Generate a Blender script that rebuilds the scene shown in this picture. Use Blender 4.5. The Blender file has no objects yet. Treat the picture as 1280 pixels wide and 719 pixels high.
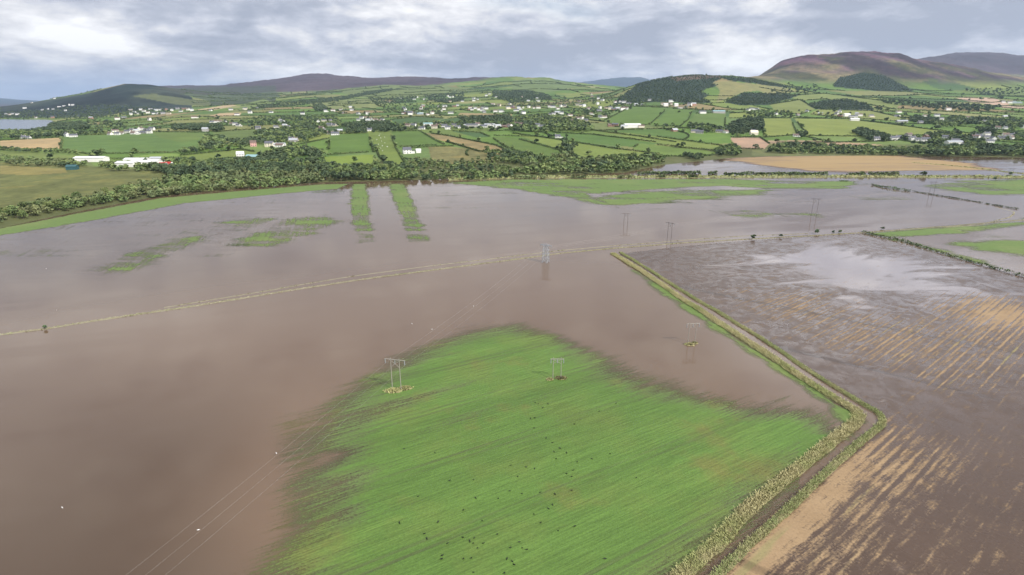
import bpy, math, random
import numpy as np
random.seed(7)
RNG = np.random.default_rng(11)
C = bpy.context.scene.collection
SC = bpy.context.scene
# ------------------------------------------------------------------ camera geometry
H = 75.0; P = math.radians(18.1); F = 711.0; CX = 640.0; CY = 359.5
cp, sp = math.cos(P), math.sin(P)

def ray(u, v):
    u = np.asarray(u, float); v = np.asarray(v, float)
    yv = (CY - v) / F
    return (u - CX) / F, cp + yv * sp, -sp + yv * cp

def ground(u, v, z=0.0):
    dx, dy, dz = ray(u, v)
    t = (z - H) / dz
    return dx * t, dy * t

def project(X, Y, Z):
    d = Y * cp - (Z - H) * sp
    up = Y * sp + (Z - H) * cp
    d = np.where(np.abs(d) < 1e-6, 1e-6, d)
    u = CX + F * X / d
    v = CY - F * up / d
    bad = d <= 0
    return np.where(bad, -1e5, u), np.where(bad, -1e5, v)

# ------------------------------------------------------------------ numpy noise
def _hash(ix, iy, seed):
    n = (ix.astype(np.int64) * 374761393 + iy.astype(np.int64) * 668265263 + seed * 1274126177) & 0xFFFFFFFF
    n = ((n ^ (n >> 13)) * 1274126177) & 0xFFFFFFFF
    n = (n ^ (n >> 16)) & 0xFFFFFF
    return n / float(0xFFFFFF)

def vnoise(x, y, seed=0):
    x = np.asarray(x, float); y = np.asarray(y, float)
    ix = np.floor(x); iy = np.floor(y)
    fx = x - ix; fy = y - iy
    fx = fx * fx * (3 - 2 * fx); fy = fy * fy * (3 - 2 * fy)
    a = _hash(ix, iy, seed); b = _hash(ix + 1, iy, seed)
    c = _hash(ix, iy + 1, seed); d = _hash(ix + 1, iy + 1, seed)
    return (a * (1 - fx) + b * fx) * (1 - fy) + (c * (1 - fx) + d * fx) * fy

def fbm(x, y, seed=0, octs=4):
    s = 0; a = 0.5; t = 0
    for i in range(octs):
        s = s + a * vnoise(x, y, seed + i * 17); t += a
        x = x * 2.03 + 5.1; y = y * 2.03 + 9.7; a *= 0.5
    return s / t

def inpoly(px, py, poly):
    poly = np.asarray(poly, float)
    res = np.zeros(px.shape, bool)
    x0, y0 = poly.min(0); x1, y1 = poly.max(0)
    m = (px >= x0) & (px <= x1) & (py >= y0) & (py <= y1)
    if not m.any(): return res
    qx = px[m]; qy = py[m]; r = np.zeros(qx.shape, bool)
    n = len(poly)
    for i in range(n):
        ax, ay = poly[i]; bx, by = poly[(i + 1) % n]
        if ay == by: continue
        c = ((ay > qy) != (by > qy)) & (qx < (bx - ax) * (qy - ay) / (by - ay) + ax)
        r ^= c
    res[m] = r
    return res

def sdist(px, py, poly):
    """signed distance, positive inside"""
    poly = np.asarray(poly, float); n = len(poly)
    d = np.full(px.shape, 1e18)
    for i in range(n):
        a = poly[i]; b = poly[(i + 1) % n]; ab = b - a
        L = max(1e-9, ab @ ab)
        t = np.clip(((px - a[0]) * ab[0] + (py - a[1]) * ab[1]) / L, 0, 1)
        d = np.minimum(d, (px - a[0] - t * ab[0]) ** 2 + (py - a[1] - t * ab[1]) ** 2)
    d = np.sqrt(d)
    return np.where(inpoly(px, py, poly), d, -d)

# ------------------------------------------------------------------ terrain heights
# ridge lines of the valley side: each is a distance Y and the height of the land along it (read as elevation angles)
LAYERS = [
 (1150, [(-400,174),(0,174),(160,172),(240,170),(320,170),(400,168),(480,166),(640,166),(720,165),(800,165),(880,166),(960,168),(1040,170),(1120,171),(1280,171),(1700,171)]),
 (1700, [(-400,163),(0,162.5),(60,161.6),(90,158),(160,157),(240,154),(320,153),(400,152),(480,151),(560,150),(640,149),(720,147),(800,142),(860,140),(920,141),(960,143),(1040,146),(1120,148),(1200,149),(1280,150),(1700,150)]),
 (2400, [(-400,153),(0,152.6),(60,152),(95,149),(160,147),(240,142),(320,140),(400,139),(480,138),(560,137),(640,136),(720,133),(760,130),(800,125),(860,122),(920,123),(960,125),(1040,128),(1120,130),(1200,131),(1280,132),(1700,132)]),
 (3300, [(-400,146),(-60,145.5),(0,143),(60,140),(100,138),(160,135),(240,131),(320,129),(400,128),(480,127),(560,126),(640,124),(700,124),(740,121),(760,116),(780,109),(800,103),(820,99),(840,96),(870,93),(900,94),(930,96.5),(960,101),(1000,108),(1060,113),(1120,116),(1200,118),(1280,118),(1700,118)]),
 (4500, [(-400,142),(-60,141),(0,134),(20,132),(60,126),(100,119),(130,112),(160,106),(190,107),(220,112),(260,117),(300,120),(340,121),(400,118),(480,115),(560,114),(640,112),(720,113),(760,114),(800,113),(850,112),(900,107),(930,101),(945,97),(960,88),(975,79),(1000,72),(1030,69),(1060,66),(1080,67),(1110,69),(1130,70),(1160,75),(1200,82),(1240,90),(1280,97),(1400,108),(1700,112)]),
 (6000, [(-400,137),(0,137),(40,135),(100,126),(160,118),(240,114),(320,113),(400,110),(440,107),(480,106),(520,106),(560,105),(590,103),(620,99.5),(650,98),(680,98),(700,101),(720,104),(740,106.5),(780,109),(800,111),(860,114),(960,112),(1060,105),(1280,104),(1700,106)]),
 (8500, [(-400,134),(20,134),(60,130),(120,120),(160,113),(190,109),(210,108),(240,107),(280,108),(300,105),(320,103),(345,100),(360,97),(385,93),(400,93),(430,96),(460,99),(480,98),(500,97),(530,97.5),(560,100),(580,100),(600,99.5),(640,101),(700,108),(740,112),(860,118),(1000,110),(1120,90),(1140,77),(1155,73),(1180,69),(1200,67),(1240,67),(1260,69),(1280,70),(1400,72),(1700,90)]),
 (12000, [(-400,132),(20,132),(80,128),(160,124),(400,112),(700,116),(860,122),(1100,115),(1300,100),(1700,110)]),
 (20000, [(-400,121),(-100,122),(0,123),(20,124.5),(60,127),(160,128),(400,126),(660,118),(690,110),(705,106),(730,103),(745,101),(758,99.5),(770,98),(782,97.2),(790,97.6),(800,96.5),(815,101),(830,105),(860,112),(940,126),(1700,127)]),
 (25500, [(-400,128.5),(1700,128.5)]),
]
EDGE = [(-500,385),(-300,345),(0,285),(100,264),(200,245),(300,235),(400,228),(500,226),(600,222),(700,219),(780,216),(830,206),(880,201),(910,198),(960,196),(1040,195),(1120,195),(1200,196),(1280,197),(1700,197)]

s_in = np.arange(-0.93, 0.9301, 0.00145)
s_cols = np.concatenate([-np.linspace(2.2, 0.94, 60), s_in, np.linspace(0.94, 2.2, 60)])
y_rows = np.concatenate([np.geomspace(185, 2600, 300), np.geomspace(2600, 26000, 261)[1:]])

def curve_sz(D, pts):
    pts = np.array(pts, float)
    uu = np.arange(-400, 1701, 2.0) if pts[0, 0] >= -400 else np.arange(pts[0, 0], 1701, 2.0)
    vv = np.interp(uu, pts[:, 0], pts[:, 1])
    k = np.hanning(13); k /= k.sum()
    vv = np.convolve(np.pad(vv, 6, mode='edge'), k, 'valid')
    dx, dy, dz = ray(uu, vv)
    return dx / dy, H + D * dz / dy

LZ = []; LD = []
_u = np.arange(-500, 1701, 2.0)
_v = np.interp(_u, [p[0] for p in EDGE], [p[1] for p in EDGE])
_X, _Y = ground(_u, _v)
edgeD = np.interp(s_cols, (_X / _Y), _Y)
LD.append(edgeD * 0.80); LZ.append(np.full(len(s_cols), -1.2))
LD.append(edgeD); LZ.append(np.zeros(len(s_cols)))
LD.append(edgeD * 1.06 + 4); LZ.append(np.full(len(s_cols), 1.3))
for D, pts in LAYERS:
    ss, zz = curve_sz(D, pts)
    LD.append(np.full(len(s_cols), float(D))); LZ.append(np.interp(s_cols, ss, zz))
LD = np.array(LD); LZ = np.array(LZ)
LZ[3:] = np.maximum(LZ[3:], -1.4)

def pchip_cols(xk, yk, x):
    n, m = xk.shape
    h = xk[1:] - xk[:-1]; d = (yk[1:] - yk[:-1]) / h
    sl = np.zeros_like(yk)
    w1 = 2 * h[1:] + h[:-1]; w2 = h[1:] + 2 * h[:-1]
    same = d[:-1] * d[1:] > 0
    with np.errstate(divide='ignore', invalid='ignore'):
        hm = (w1 + w2) / (w1 / d[:-1] + w2 / d[1:])
    sl[1:-1] = np.where(same, hm, 0)
    sl[0] = d[0]; sl[-1] = d[-1]
    out = np.zeros((len(x), m))
    for k in range(n - 1):
        t = (x[:, None] - xk[k][None]) / h[k][None]
        sel = (t >= 0) & (t < 1) if k < n - 2 else (t >= 0)
        if k == 0: sel |= t < 0
        t = np.clip(t, 0, 1)
        v = (yk[k] * (1 + 2 * t) * (1 - t) ** 2 + sl[k] * h[k] * t * (1 - t) ** 2
             + yk[k + 1] * t * t * (3 - 2 * t) + sl[k + 1] * h[k] * t * t * (t - 1))
        out = np.where(sel, v, out)
    return out

TZ = pchip_cols(LD, LZ, y_rows)
TY = np.repeat(y_rows[:, None], len(s_cols), 1)
TX = TY * s_cols[None]
amp = np.clip((TY - 900) / 2500, 0, 1) * np.clip((TZ - 3) / 60, 0, 1)
TZ = TZ + amp * ((fbm(TX / 420, TY / 420, 3, 4) - 0.5) * 34)
rough = np.clip((TZ - 150) / 150, 0, 1)
TZ = TZ + rough * (((fbm(TX / 160, TY / 160, 9, 4) - 0.5) * 30 + (fbm(TX / 55, TY / 55, 29, 3) - 0.5) * 9))
TZ = TZ + rough * (fbm(TX / 300 + TY / 900, TY / 600, 19, 4) - 0.5) * 24 * np.clip((TY - 3300) / 600, 0, 1)
TZ = np.maximum(TZ, -1.4)

def Zat(X, Y):
    X = np.asarray(X, float); Y = np.asarray(Y, float)
    s = np.clip(X / Y, s_cols[0], s_cols[-1]); yy = np.clip(Y, y_rows[0], y_rows[-1])
    i = np.clip(np.searchsorted(s_cols, s) - 1, 0, len(s_cols) - 2)
    j = np.clip(np.searchsorted(y_rows, yy) - 1, 0, len(y_rows) - 2)
    fs = (s - s_cols[i]) / (s_cols[i + 1] - s_cols[i]); fy = (yy - y_rows[j]) / (y_rows[j + 1] - y_rows[j])
    return ((TZ[j, i] * (1 - fs) + TZ[j, i + 1] * fs) * (1 - fy) + (TZ[j + 1, i] * (1 - fs) + TZ[j + 1, i + 1] * fs) * fy)

def hit(u, v):
    """world point of the land under a line of sight"""
    dx, dy, dz = ray(u, v)
    s = float(dx / dy); k = float(dz / dy)
    i = int(np.clip(np.searchsorted(s_cols, s), 0, len(s_cols) - 1))
    zr = H + y_rows * k
    below = np.nonzero(zr <= np.maximum(TZ[:, i], 0.0))[0]
    if len(below) == 0:
        Y = y_rows[-1]
    else:
        j = below[0]
        if j == 0: Y = -H / k
        else:
            a = zr[j - 1] - max(TZ[j - 1, i], 0); b = zr[j] - max(TZ[j, i], 0)
            Y = y_rows[j - 1] + (y_rows[j] - y_rows[j - 1]) * a / (a - b + 1e-9)
    return s * Y, Y, max(0.0, float(Zat(s * Y, Y)))

# ------------------------------------------------------------------ mesh + tagging helpers
def mesh_np(name, verts, faces, mats=None, smooth=False, face_mat=None, attrs=None):
    """faces: (n,k) int array of equal-sized polygons, or list of such arrays"""
    me = bpy.data.meshes.new(name)
    if not isinstance(faces, (list, tuple)): faces = [faces]
    faces = [np.asarray(f, np.int32) for f in faces if len(f)]
    verts = np.asarray(verts, np.float32)
    me.vertices.add(len(verts)); me.vertices.foreach_set('co', verts.ravel())
    tot = sum(f.size for f in faces); npoly = sum(len(f) for f in faces)
    me.loops.add(tot); me.polygons.add(npoly)
    me.loops.foreach_set('vertex_index', np.concatenate([f.ravel() for f in faces]))
    sizes = np.concatenate([np.full(len(f), f.shape[1], np.int32) for f in faces])
    starts = np.concatenate([[0], np.cumsum(sizes)[:-1]]).astype(np.int32)
    me.polygons.foreach_set('loop_start', starts)
    if smooth: me.polygons.foreach_set('use_smooth', np.ones(npoly, bool))
    for m in (mats or []): me.materials.append(m)
    if face_mat is not None: me.polygons.foreach_set('material_index', np.asarray(face_mat, np.int32))
    for an, (kind, dom, data) in (attrs or {}).items():
        a = me.attributes.new(an, kind, dom)
        data = np.asarray(data, np.float32)
        if kind == 'FLOAT_COLOR':
            if data.shape[1] == 3: data = np.concatenate([data, np.ones((len(data), 1), np.float32)], 1)
            a.data.foreach_set('color', data.ravel())
        else:
            a.data.foreach_set('value', data.ravel())
    me.update(calc_edges=True); me.validate()
    return me

def link(name, me, parent=None):
    o = bpy.data.objects.new(name, me); C.objects.link(o)
    if parent is not None: o.parent = parent
    return o

def tag(o, label=None, cat=None, group=None, kind=None):
    if label: o['label'] = label
    if cat: o['category'] = cat
    if group: o['group'] = group
    if kind: o['kind'] = kind
    return o

def empty(name, loc=(0, 0, 0), rz=0.0):
    o = bpy.data.objects.new(name, None); C.objects.link(o)
    o.location = loc; o.rotation_euler = (0, 0, rz); o.empty_display_size = 0.5
    return o

def copy_tree(o, parent=None):
    c = o.copy(); C.objects.link(c)
    if parent is not None: c.parent = parent
    for ch in list(o.children): copy_tree(ch, c)
    return c

class MB:
    def __init__(s): s.v = []; s.f = []
    def add(s, vs, fs):
        b = len(s.v); s.v += [tuple(map(float, q)) for q in vs]; s.f += [tuple(b + i for i in f) for f in fs]
    def box(s, x0, x1, y0, y1, z0, z1):
        s.add([(x0,y0,z0),(x1,y0,z0),(x1,y1,z0),(x0,y1,z0),(x0,y0,z1),(x1,y0,z1),(x1,y1,z1),(x0,y1,z1)],
              [(0,3,2,1),(4,5,6,7),(0,1,5,4),(1,2,6,5),(2,3,7,6),(3,0,4,7)])
    def tube(s, p, q, r0, r1=None, n=7, caps=True):
        r1 = r0 if r1 is None else r1
        p = np.array(p, float); q = np.array(q, float); d = q - p; d /= np.linalg.norm(d)
        a = np.cross(d, (0, 0, 1)) if abs(d[2]) < 0.9 else np.cross(d, (1, 0, 0))
        a /= np.linalg.norm(a); b = np.cross(d, a)
        vs = []
        for c0, r in ((p, r0), (q, r1)):
            for i in range(n):
                t = 2 * math.pi * i / n
                vs.append(c0 + r * (math.cos(t) * a + math.sin(t) * b))
        fs = [(i, (i + 1) % n, n + (i + 1) % n, n + i) for i in range(n)]
        if caps: fs += [tuple(range(n))[::-1], tuple(range(n, 2 * n))]
        s.add(vs, fs)
    def build(s, name, mat, parent=None, smooth=False):
        me = bpy.data.meshes.new(name); me.from_pydata(s.v, [], s.f); me.materials.append(mat)
        if smooth:
            for p in me.polygons: p.use_smooth = True
        me.update()
        return link(name, me, parent)

# ------------------------------------------------------------------ materials
def new_mat(name):
    m = bpy.data.materials.new(name); m.use_nodes = True
    nt = m.node_tree; nt.nodes.clear()
    out = nt.nodes.new('ShaderNodeOutputMaterial'); b = nt.nodes.new('ShaderNodeBsdfPrincipled')
    nt.links.new(b.outputs[0], out.inputs[0])
    return m, nt, b, out

class N:
    """small node-building helper"""
    def __init__(s, nt): s.nt = nt
    def n(s, t, **kw):
        o = s.nt.nodes.new(t)
        for k, v in kw.items(): setattr(o, k, v)
        return o
    def set(s, sock, v):
        if hasattr(v, 'is_linked') or isinstance(v, bpy.types.NodeSocket): s.nt.links.new(v, sock)
        elif isinstance(v, (tuple, list)) and len(v) == 3 and sock.type == 'RGBA': sock.default_value = (*v, 1)
        else: sock.default_value = v
    def math(s, op, a, b=0.0, c=None, clamp=False):
        o = s.n('ShaderNodeMath', operation=op); o.use_clamp = clamp
        s.set(o.inputs[0], a); s.set(o.inputs[1], b)
        if c is not None: s.set(o.inputs[2], c)
        return o.outputs[0]
    def mix(s, f, a, b, mode='MIX'):
        o = s.n('ShaderNodeMix', data_type='RGBA', blend_type=mode)
        s.set(o.inputs[0], f); s.set(o.inputs[6], a); s.set(o.inputs[7], b)
        return o.outputs[2]
    def maprange(s, x, a, b, c=0.0, d=1.0, smooth=True):
        o = s.n('ShaderNodeMapRange'); o.interpolation_type = 'SMOOTHSTEP' if smooth else 'LINEAR'
        s.set(o.inputs[0], x)
        for i, q in enumerate((a, b, c, d)): s.set(o.inputs[i + 1], q)
        return o.outputs[0]
    def noise(s, vec, scale, detail=4.0, rough=0.55, dist=0.0):
        o = s.n('ShaderNodeTexNoise'); s.set(o.inputs['Vector'], vec)
        o.inputs['Scale'].default_value = scale; o.inputs['Detail'].default_value = detail
        o.inputs['Roughness'].default_value = rough; o.inputs['Distortion'].default_value = dist
        return o.outputs[0]
    def pos(s): return s.n('ShaderNodeNewGeometry').outputs['Position']
    def rows(s, az, across=1.0, along=0.05):
        """coordinates turned so that x runs across crop rows heading az (from +Y), y along them"""
        m = s.n('ShaderNodeMapping'); s.nt.links.new(s.pos(), m.inputs[0])
        m.vector_type = 'POINT'
        m.inputs['Rotation'].default_value = (0, 0, az)
        m2 = s.n('ShaderNodeMapping'); s.nt.links.new(m.outputs[0], m2.inputs[0])
        m2.inputs['Scale'].default_value = (across, along, 1)
        return m2.outputs[0]
    def attr(s, name):
        o = s.n('ShaderNodeAttribute'); o.attribute_name = name
        return o
    def bump(s, h, strength=0.3, dist=0.1):
        o = s.n('ShaderNodeBump'); o.inputs['Strength'].default_value = strength
        o.inputs['Distance'].default_value = dist; s.set(o.inputs['Height'], h)
        return o.outputs[0]

def plain_mat(name, col, rough=0.7, metal=0.0, var=0.12, scale=0.8, spec=0.3):
    m, nt, b, out = new_mat(name); k = N(nt)
    tc = k.n('ShaderNodeTexCoord')
    nz = k.noise(tc.outputs['Object'], scale, 5.0)
    f = k.maprange(nz, 0.3, 0.7, 1 - var, 1 + var, False)
    k.set(b.inputs['Base Color'], k.mix(1.0, col, f, 'MULTIPLY'))
    b.inputs['Roughness'].default_value = rough; b.inputs['Metallic'].default_value = metal
    b.inputs['Specular IOR Level'].default_value = spec
    return m

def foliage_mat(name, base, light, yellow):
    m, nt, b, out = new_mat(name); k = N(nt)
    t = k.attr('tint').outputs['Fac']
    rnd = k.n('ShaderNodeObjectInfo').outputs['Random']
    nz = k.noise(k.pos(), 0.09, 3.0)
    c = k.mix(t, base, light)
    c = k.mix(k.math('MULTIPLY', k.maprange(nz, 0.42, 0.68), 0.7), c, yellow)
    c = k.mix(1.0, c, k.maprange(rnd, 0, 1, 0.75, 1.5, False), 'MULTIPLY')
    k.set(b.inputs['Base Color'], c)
    b.inputs['Roughness'].default_value = 0.75; b.inputs['Specular IOR Level'].default_value = 0.2
    return m

M = {}
M['leaf_mid'] = foliage_mat('broadleaf foliage', (.060, .092, .036), (.140, .190, .070), (.150, .172, .065))
M['leaf_light'] = foliage_mat('willow foliage', (.085, .115, .050), (.175, .215, .100), (.19, .20, .09))
M['leaf_dark'] = foliage_mat('dark foliage', (.045, .072, .040), (.098, .140, .070), (.100, .124, .056))
M['leaf_hedge'] = foliage_mat('hedge foliage', (.042, .066, .028), (.092, .130, .050), (.100, .115, .048))
M['leaf_reed'] = foliage_mat('reed and rank grass', (.25, .23, .11), (.38, .345, .19), (.20, .24, .08))
M['leaf_verge'] = foliage_mat('green verge grass', (.13, .17, .06), (.30, .32, .14), (.30, .28, .14))
M['leaf_causeway'] = foliage_mat('drowned grass', (.19, .175, .11), (.30, .275, .185), (.20, .22, .11))
M['bark'] = plain_mat('bark', (.09, .07, .05), 0.9)
M['pole'] = plain_mat('weathered pole timber', (.29, .27, .24), 0.8)
M['pole_dark'] = plain_mat('tarred pole timber', (.11, .095, .09), 0.8)
M['steel'] = plain_mat('galvanised steel', (.42, .45, .48), 0.45, 0.6)
M['porcelain'] = plain_mat('insulator glaze', (.30, .32, .34), 0.25)
M['wire'] = plain_mat('aluminium wire', (.62, .60, .56), 0.4, 0.5)
M['white_wall'] = plain_mat('white render', (.74, .73, .70), 0.8, var=.08)
M['cream_wall'] = plain_mat('cream render', (.66, .60, .49), 0.8, var=.06)
M['brick_wall'] = plain_mat('brick wall', (.33, .20, .15), 0.85)
M['stone_wall'] = plain_mat('grey stone wall', (.36, .35, .34), 0.85)
M['pink_wall'] = plain_mat('pink render', (.62, .36, .33), 0.8)
M['slate'] = plain_mat('slate roof', (.10, .105, .125), 0.6)
M['brown_roof'] = plain_mat('brown tile roof', (.14, .10, .085), 0.7)
M['grey_roof'] = plain_mat('light grey sheet roof', (.36, .38, .41), 0.5)
M['white_roof'] = plain_mat('white sheet roof', (.62, .63, .63), 0.5, var=.12)
M['teal_roof'] = plain_mat('teal sheet roof', (.22, .36, .38), 0.5)
M['teal_dark'] = plain_mat('teal cladding', (.035, .095, .105), 0.6)
M['chimney'] = plain_mat('chimney render', (.45, .40, .36), 0.85)
M['glass'] = plain_mat('window glass', (.03, .035, .045), 0.1, spec=.5)
M['red_paint'] = plain_mat('red vehicle paint', (.50, .045, .05), 0.35)
M['tyre'] = plain_mat('tyre rubber', (.02, .02, .02), 0.8)
M['crow'] = plain_mat('black feathers', (.008, .008, .011), 0.5)
M['gull'] = plain_mat('white feathers', (.80, .80, .80), 0.7, var=.03)
M['mound'] = foliage_mat('mound grass', (.15, .155, .065), (.27, .26, .12), (.29, .24, .15))

# ------------------------------------------------------------------ world, sun, camera
SUN_EL = math.radians(42); SUN_AZ = math.radians(130)      # clockwise from +Y (the way the camera looks)
def build_world():
    w = bpy.data.worlds.new('World'); SC.world = w; w.use_nodes = True
    nt = w.node_tree; nt.nodes.clear(); k = N(nt)
    out = k.n('ShaderNodeOutputWorld'); bg = k.n('ShaderNodeBackground')
    nt.links.new(bg.outputs[0], out.inputs[0]); bg.inputs[1].default_value = 0.1
    sky = k.n('ShaderNodeTexSky'); sky.sky_type = 'NISHITA'; sky.sun_disc = False
    sky.sun_elevation = SUN_EL; sky.sun_rotation = SUN_AZ; sky.altitude = 80; sky.dust_density = 1.0
    tc = k.n('ShaderNodeTexCoord'); sep = k.n('ShaderNodeSeparateXYZ')
    nt.links.new(tc.outputs['Generated'], sep.inputs[0])
    cb = k.n('ShaderNodeCombineXYZ'); k.set(cb.inputs[0], sep.outputs[0]); k.set(cb.inputs[1], sep.outputs[1])
    k.set(cb.inputs[2], k.math('MULTIPLY', k.math('POWER', k.math('MAXIMUM', sep.outputs[2], 0.0), .8), 2.3))
    v = cb.outputs[0]
    big = k.noise(v, 2.6, 3.0, 0.5, 0.3)
    mid = k.noise(v, 6.0, 9.0, 0.56, 0.55)
    fine = k.noise(v, 21.0, 8.0, 0.6, 0.3)
    billow = k.math('ABSOLUTE', k.math('SUBTRACT', k.math('MULTIPLY', k.noise(v, 9.0, 6.0, 0.55, 0.2), 2.0), 1.0))
    d = k.math('ADD', k.math('MULTIPLY', big, 0.40), k.math('ADD', k.math('MULTIPLY', mid, 0.42), k.math('MULTIPLY', fine, 0.22)))
    d = k.math('ADD', d, k.math('MULTIPLY', k.math('SUBTRACT', billow, .22), .20))
    def lump(u, vv, r, amount):
        rx, ry, rz = [float(q) for q in ray(u, vv)]; L = math.sqrt(rx * rx + ry * ry + rz * rz)
        off = k.n('ShaderNodeVectorMath', operation='SUBTRACT'); nt.links.new(tc.outputs['Generated'], off.inputs[0]); off.inputs[1].default_value = (rx / L, ry / L, rz / L)
        sc_ = k.n('ShaderNodeVectorMath', operation='MULTIPLY'); nt.links.new(off.outputs[0], sc_.inputs[0]); sc_.inputs[1].default_value = (1, 1, 2.4)
        ln = k.n('ShaderNodeVectorMath', operation='LENGTH'); nt.links.new(sc_.outputs[0], ln.inputs[0])
        return k.math('MULTIPLY', k.maprange(ln.outputs['Value'], 0.0, r / F, 1.0, 0.0), amount)
    for q in [(80, 40, 85, .13), (160, 62, 60, .06), (930, 78, 130, .10), (980, 5, 70, .12), (560, 15, 110, .07), (1150, 22, 190, -.11), (690, 62, 150, -.07), (300, 48, 180, -.05), (860, 40, 110, -.05), (480, 78, 200, -.04), (220, 8, 150, -.02), (1250, 60, 90, .05)]:
        d = k.math('ADD', d, lump(*q))
    ramp = k.n('ShaderNodeValToRGB'); nt.links.new(d, ramp.inputs[0])
    e = ramp.color_ramp.elements
    e[0].position = 0.38; e[0].color = (3.15, 3.42, 4.15, 1)
    e[1].position = 0.63; e[1].color = (8.2, 8.2, 8.3, 1)
    for p, c in ((0.44, (3.9, 4.15, 4.85, 1)), (0.485, (4.8, 5.0, 5.65, 1)), (0.53, (6.0, 6.05, 6.35, 1)), (0.57, (7.0, 7.0, 7.2, 1))):
        q = e.new(p); q.color = c
    # a few openings with blue sky, and thin pale blue down at the horizon
    gap = k.noise(v, 0.8, 5.0, 0.55, 0.2)
    gapm = k.math('MULTIPLY', k.maprange(gap, 0.64, 0.74), 0.6)
    col = k.mix(gapm, ramp.outputs[0], sky.outputs[0])
    left = k.maprange(sep.outputs[0], -0.25, -0.6, 0.0, 1.0)
    low = k.math('MULTIPLY', k.maprange(sep.outputs[2], 0.005, 0.06, 0.7, 0.0), k.math('ADD', .35, k.math('MULTIPLY', left, .65)))
    col = k.mix(low, col, (3.2, 4.1, 6.0))
    # the deck is thinner and brighter higher up, plus an unseen bright patch added for the water sheen
    hi = k.maprange(sep.outputs[2], 0.16, 0.5, 1.0, 1.22)
    vd = k.n('ShaderNodeVectorMath', operation='DOT_PRODUCT'); nt.links.new(tc.outputs['Generated'], vd.inputs[0]); vd.inputs[1].default_value = (.525, .812, .255)
    sheen_patch = k.math('MULTIPLY', k.maprange(vd.outputs['Value'], .966, .998), 1.6)
    hi = k.math('ADD', hi, k.math('MULTIPLY', sheen_patch, k.maprange(sep.outputs[2], .185, .23)))
    col = k.mix(1.0, col, hi, 'MULTIPLY')
    nt.links.new(col, bg.inputs[0])
    return sky, d
build_world()

sl = bpy.data.lights.new('sun', 'SUN'); sl.energy = 3.95; sl.angle = math.radians(0.55); sl.color = (1.0, 0.95, 0.87)
so = bpy.data.objects.new('sun', sl); C.objects.link(so)
sd = np.array([math.sin(SUN_AZ) * math.cos(SUN_EL), math.cos(SUN_AZ) * math.cos(SUN_EL), math.sin(SUN_EL)])
import mathutils
so.rotation_euler = mathutils.Vector(sd).to_track_quat('Z', 'Y').to_euler(); so.location = (0, -50, 300)

cam = bpy.data.cameras.new('camera'); cam.sensor_width = 36.0; cam.lens = 36.0 * F / 1280.0
cam.clip_start = 0.5; cam.clip_end = 90000
co = bpy.data.objects.new('camera', cam); C.objects.link(co); co.location = (0, 0, H)
co.rotation_euler = (math.pi / 2 - P, 0, 0); SC.camera = co
vs = SC.view_settings; vs.view_transform = 'Standard'; vs.look = 'None'; vs.gamma = 1.0; vs.use_curve_mapping = False
vs.exposure = 0.50
SC.render.engine = 'CYCLES'; SC.cycles.use_denoising = True
SC.cycles.max_bounces = 5; SC.cycles.diffuse_bounces = 2; SC.cycles.glossy_bounces = 2
SC.cycles.transparent_max_bounces = 10; SC.cycles.volume_bounces = 0; SC.cycles.caustics_reflective = False

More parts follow.
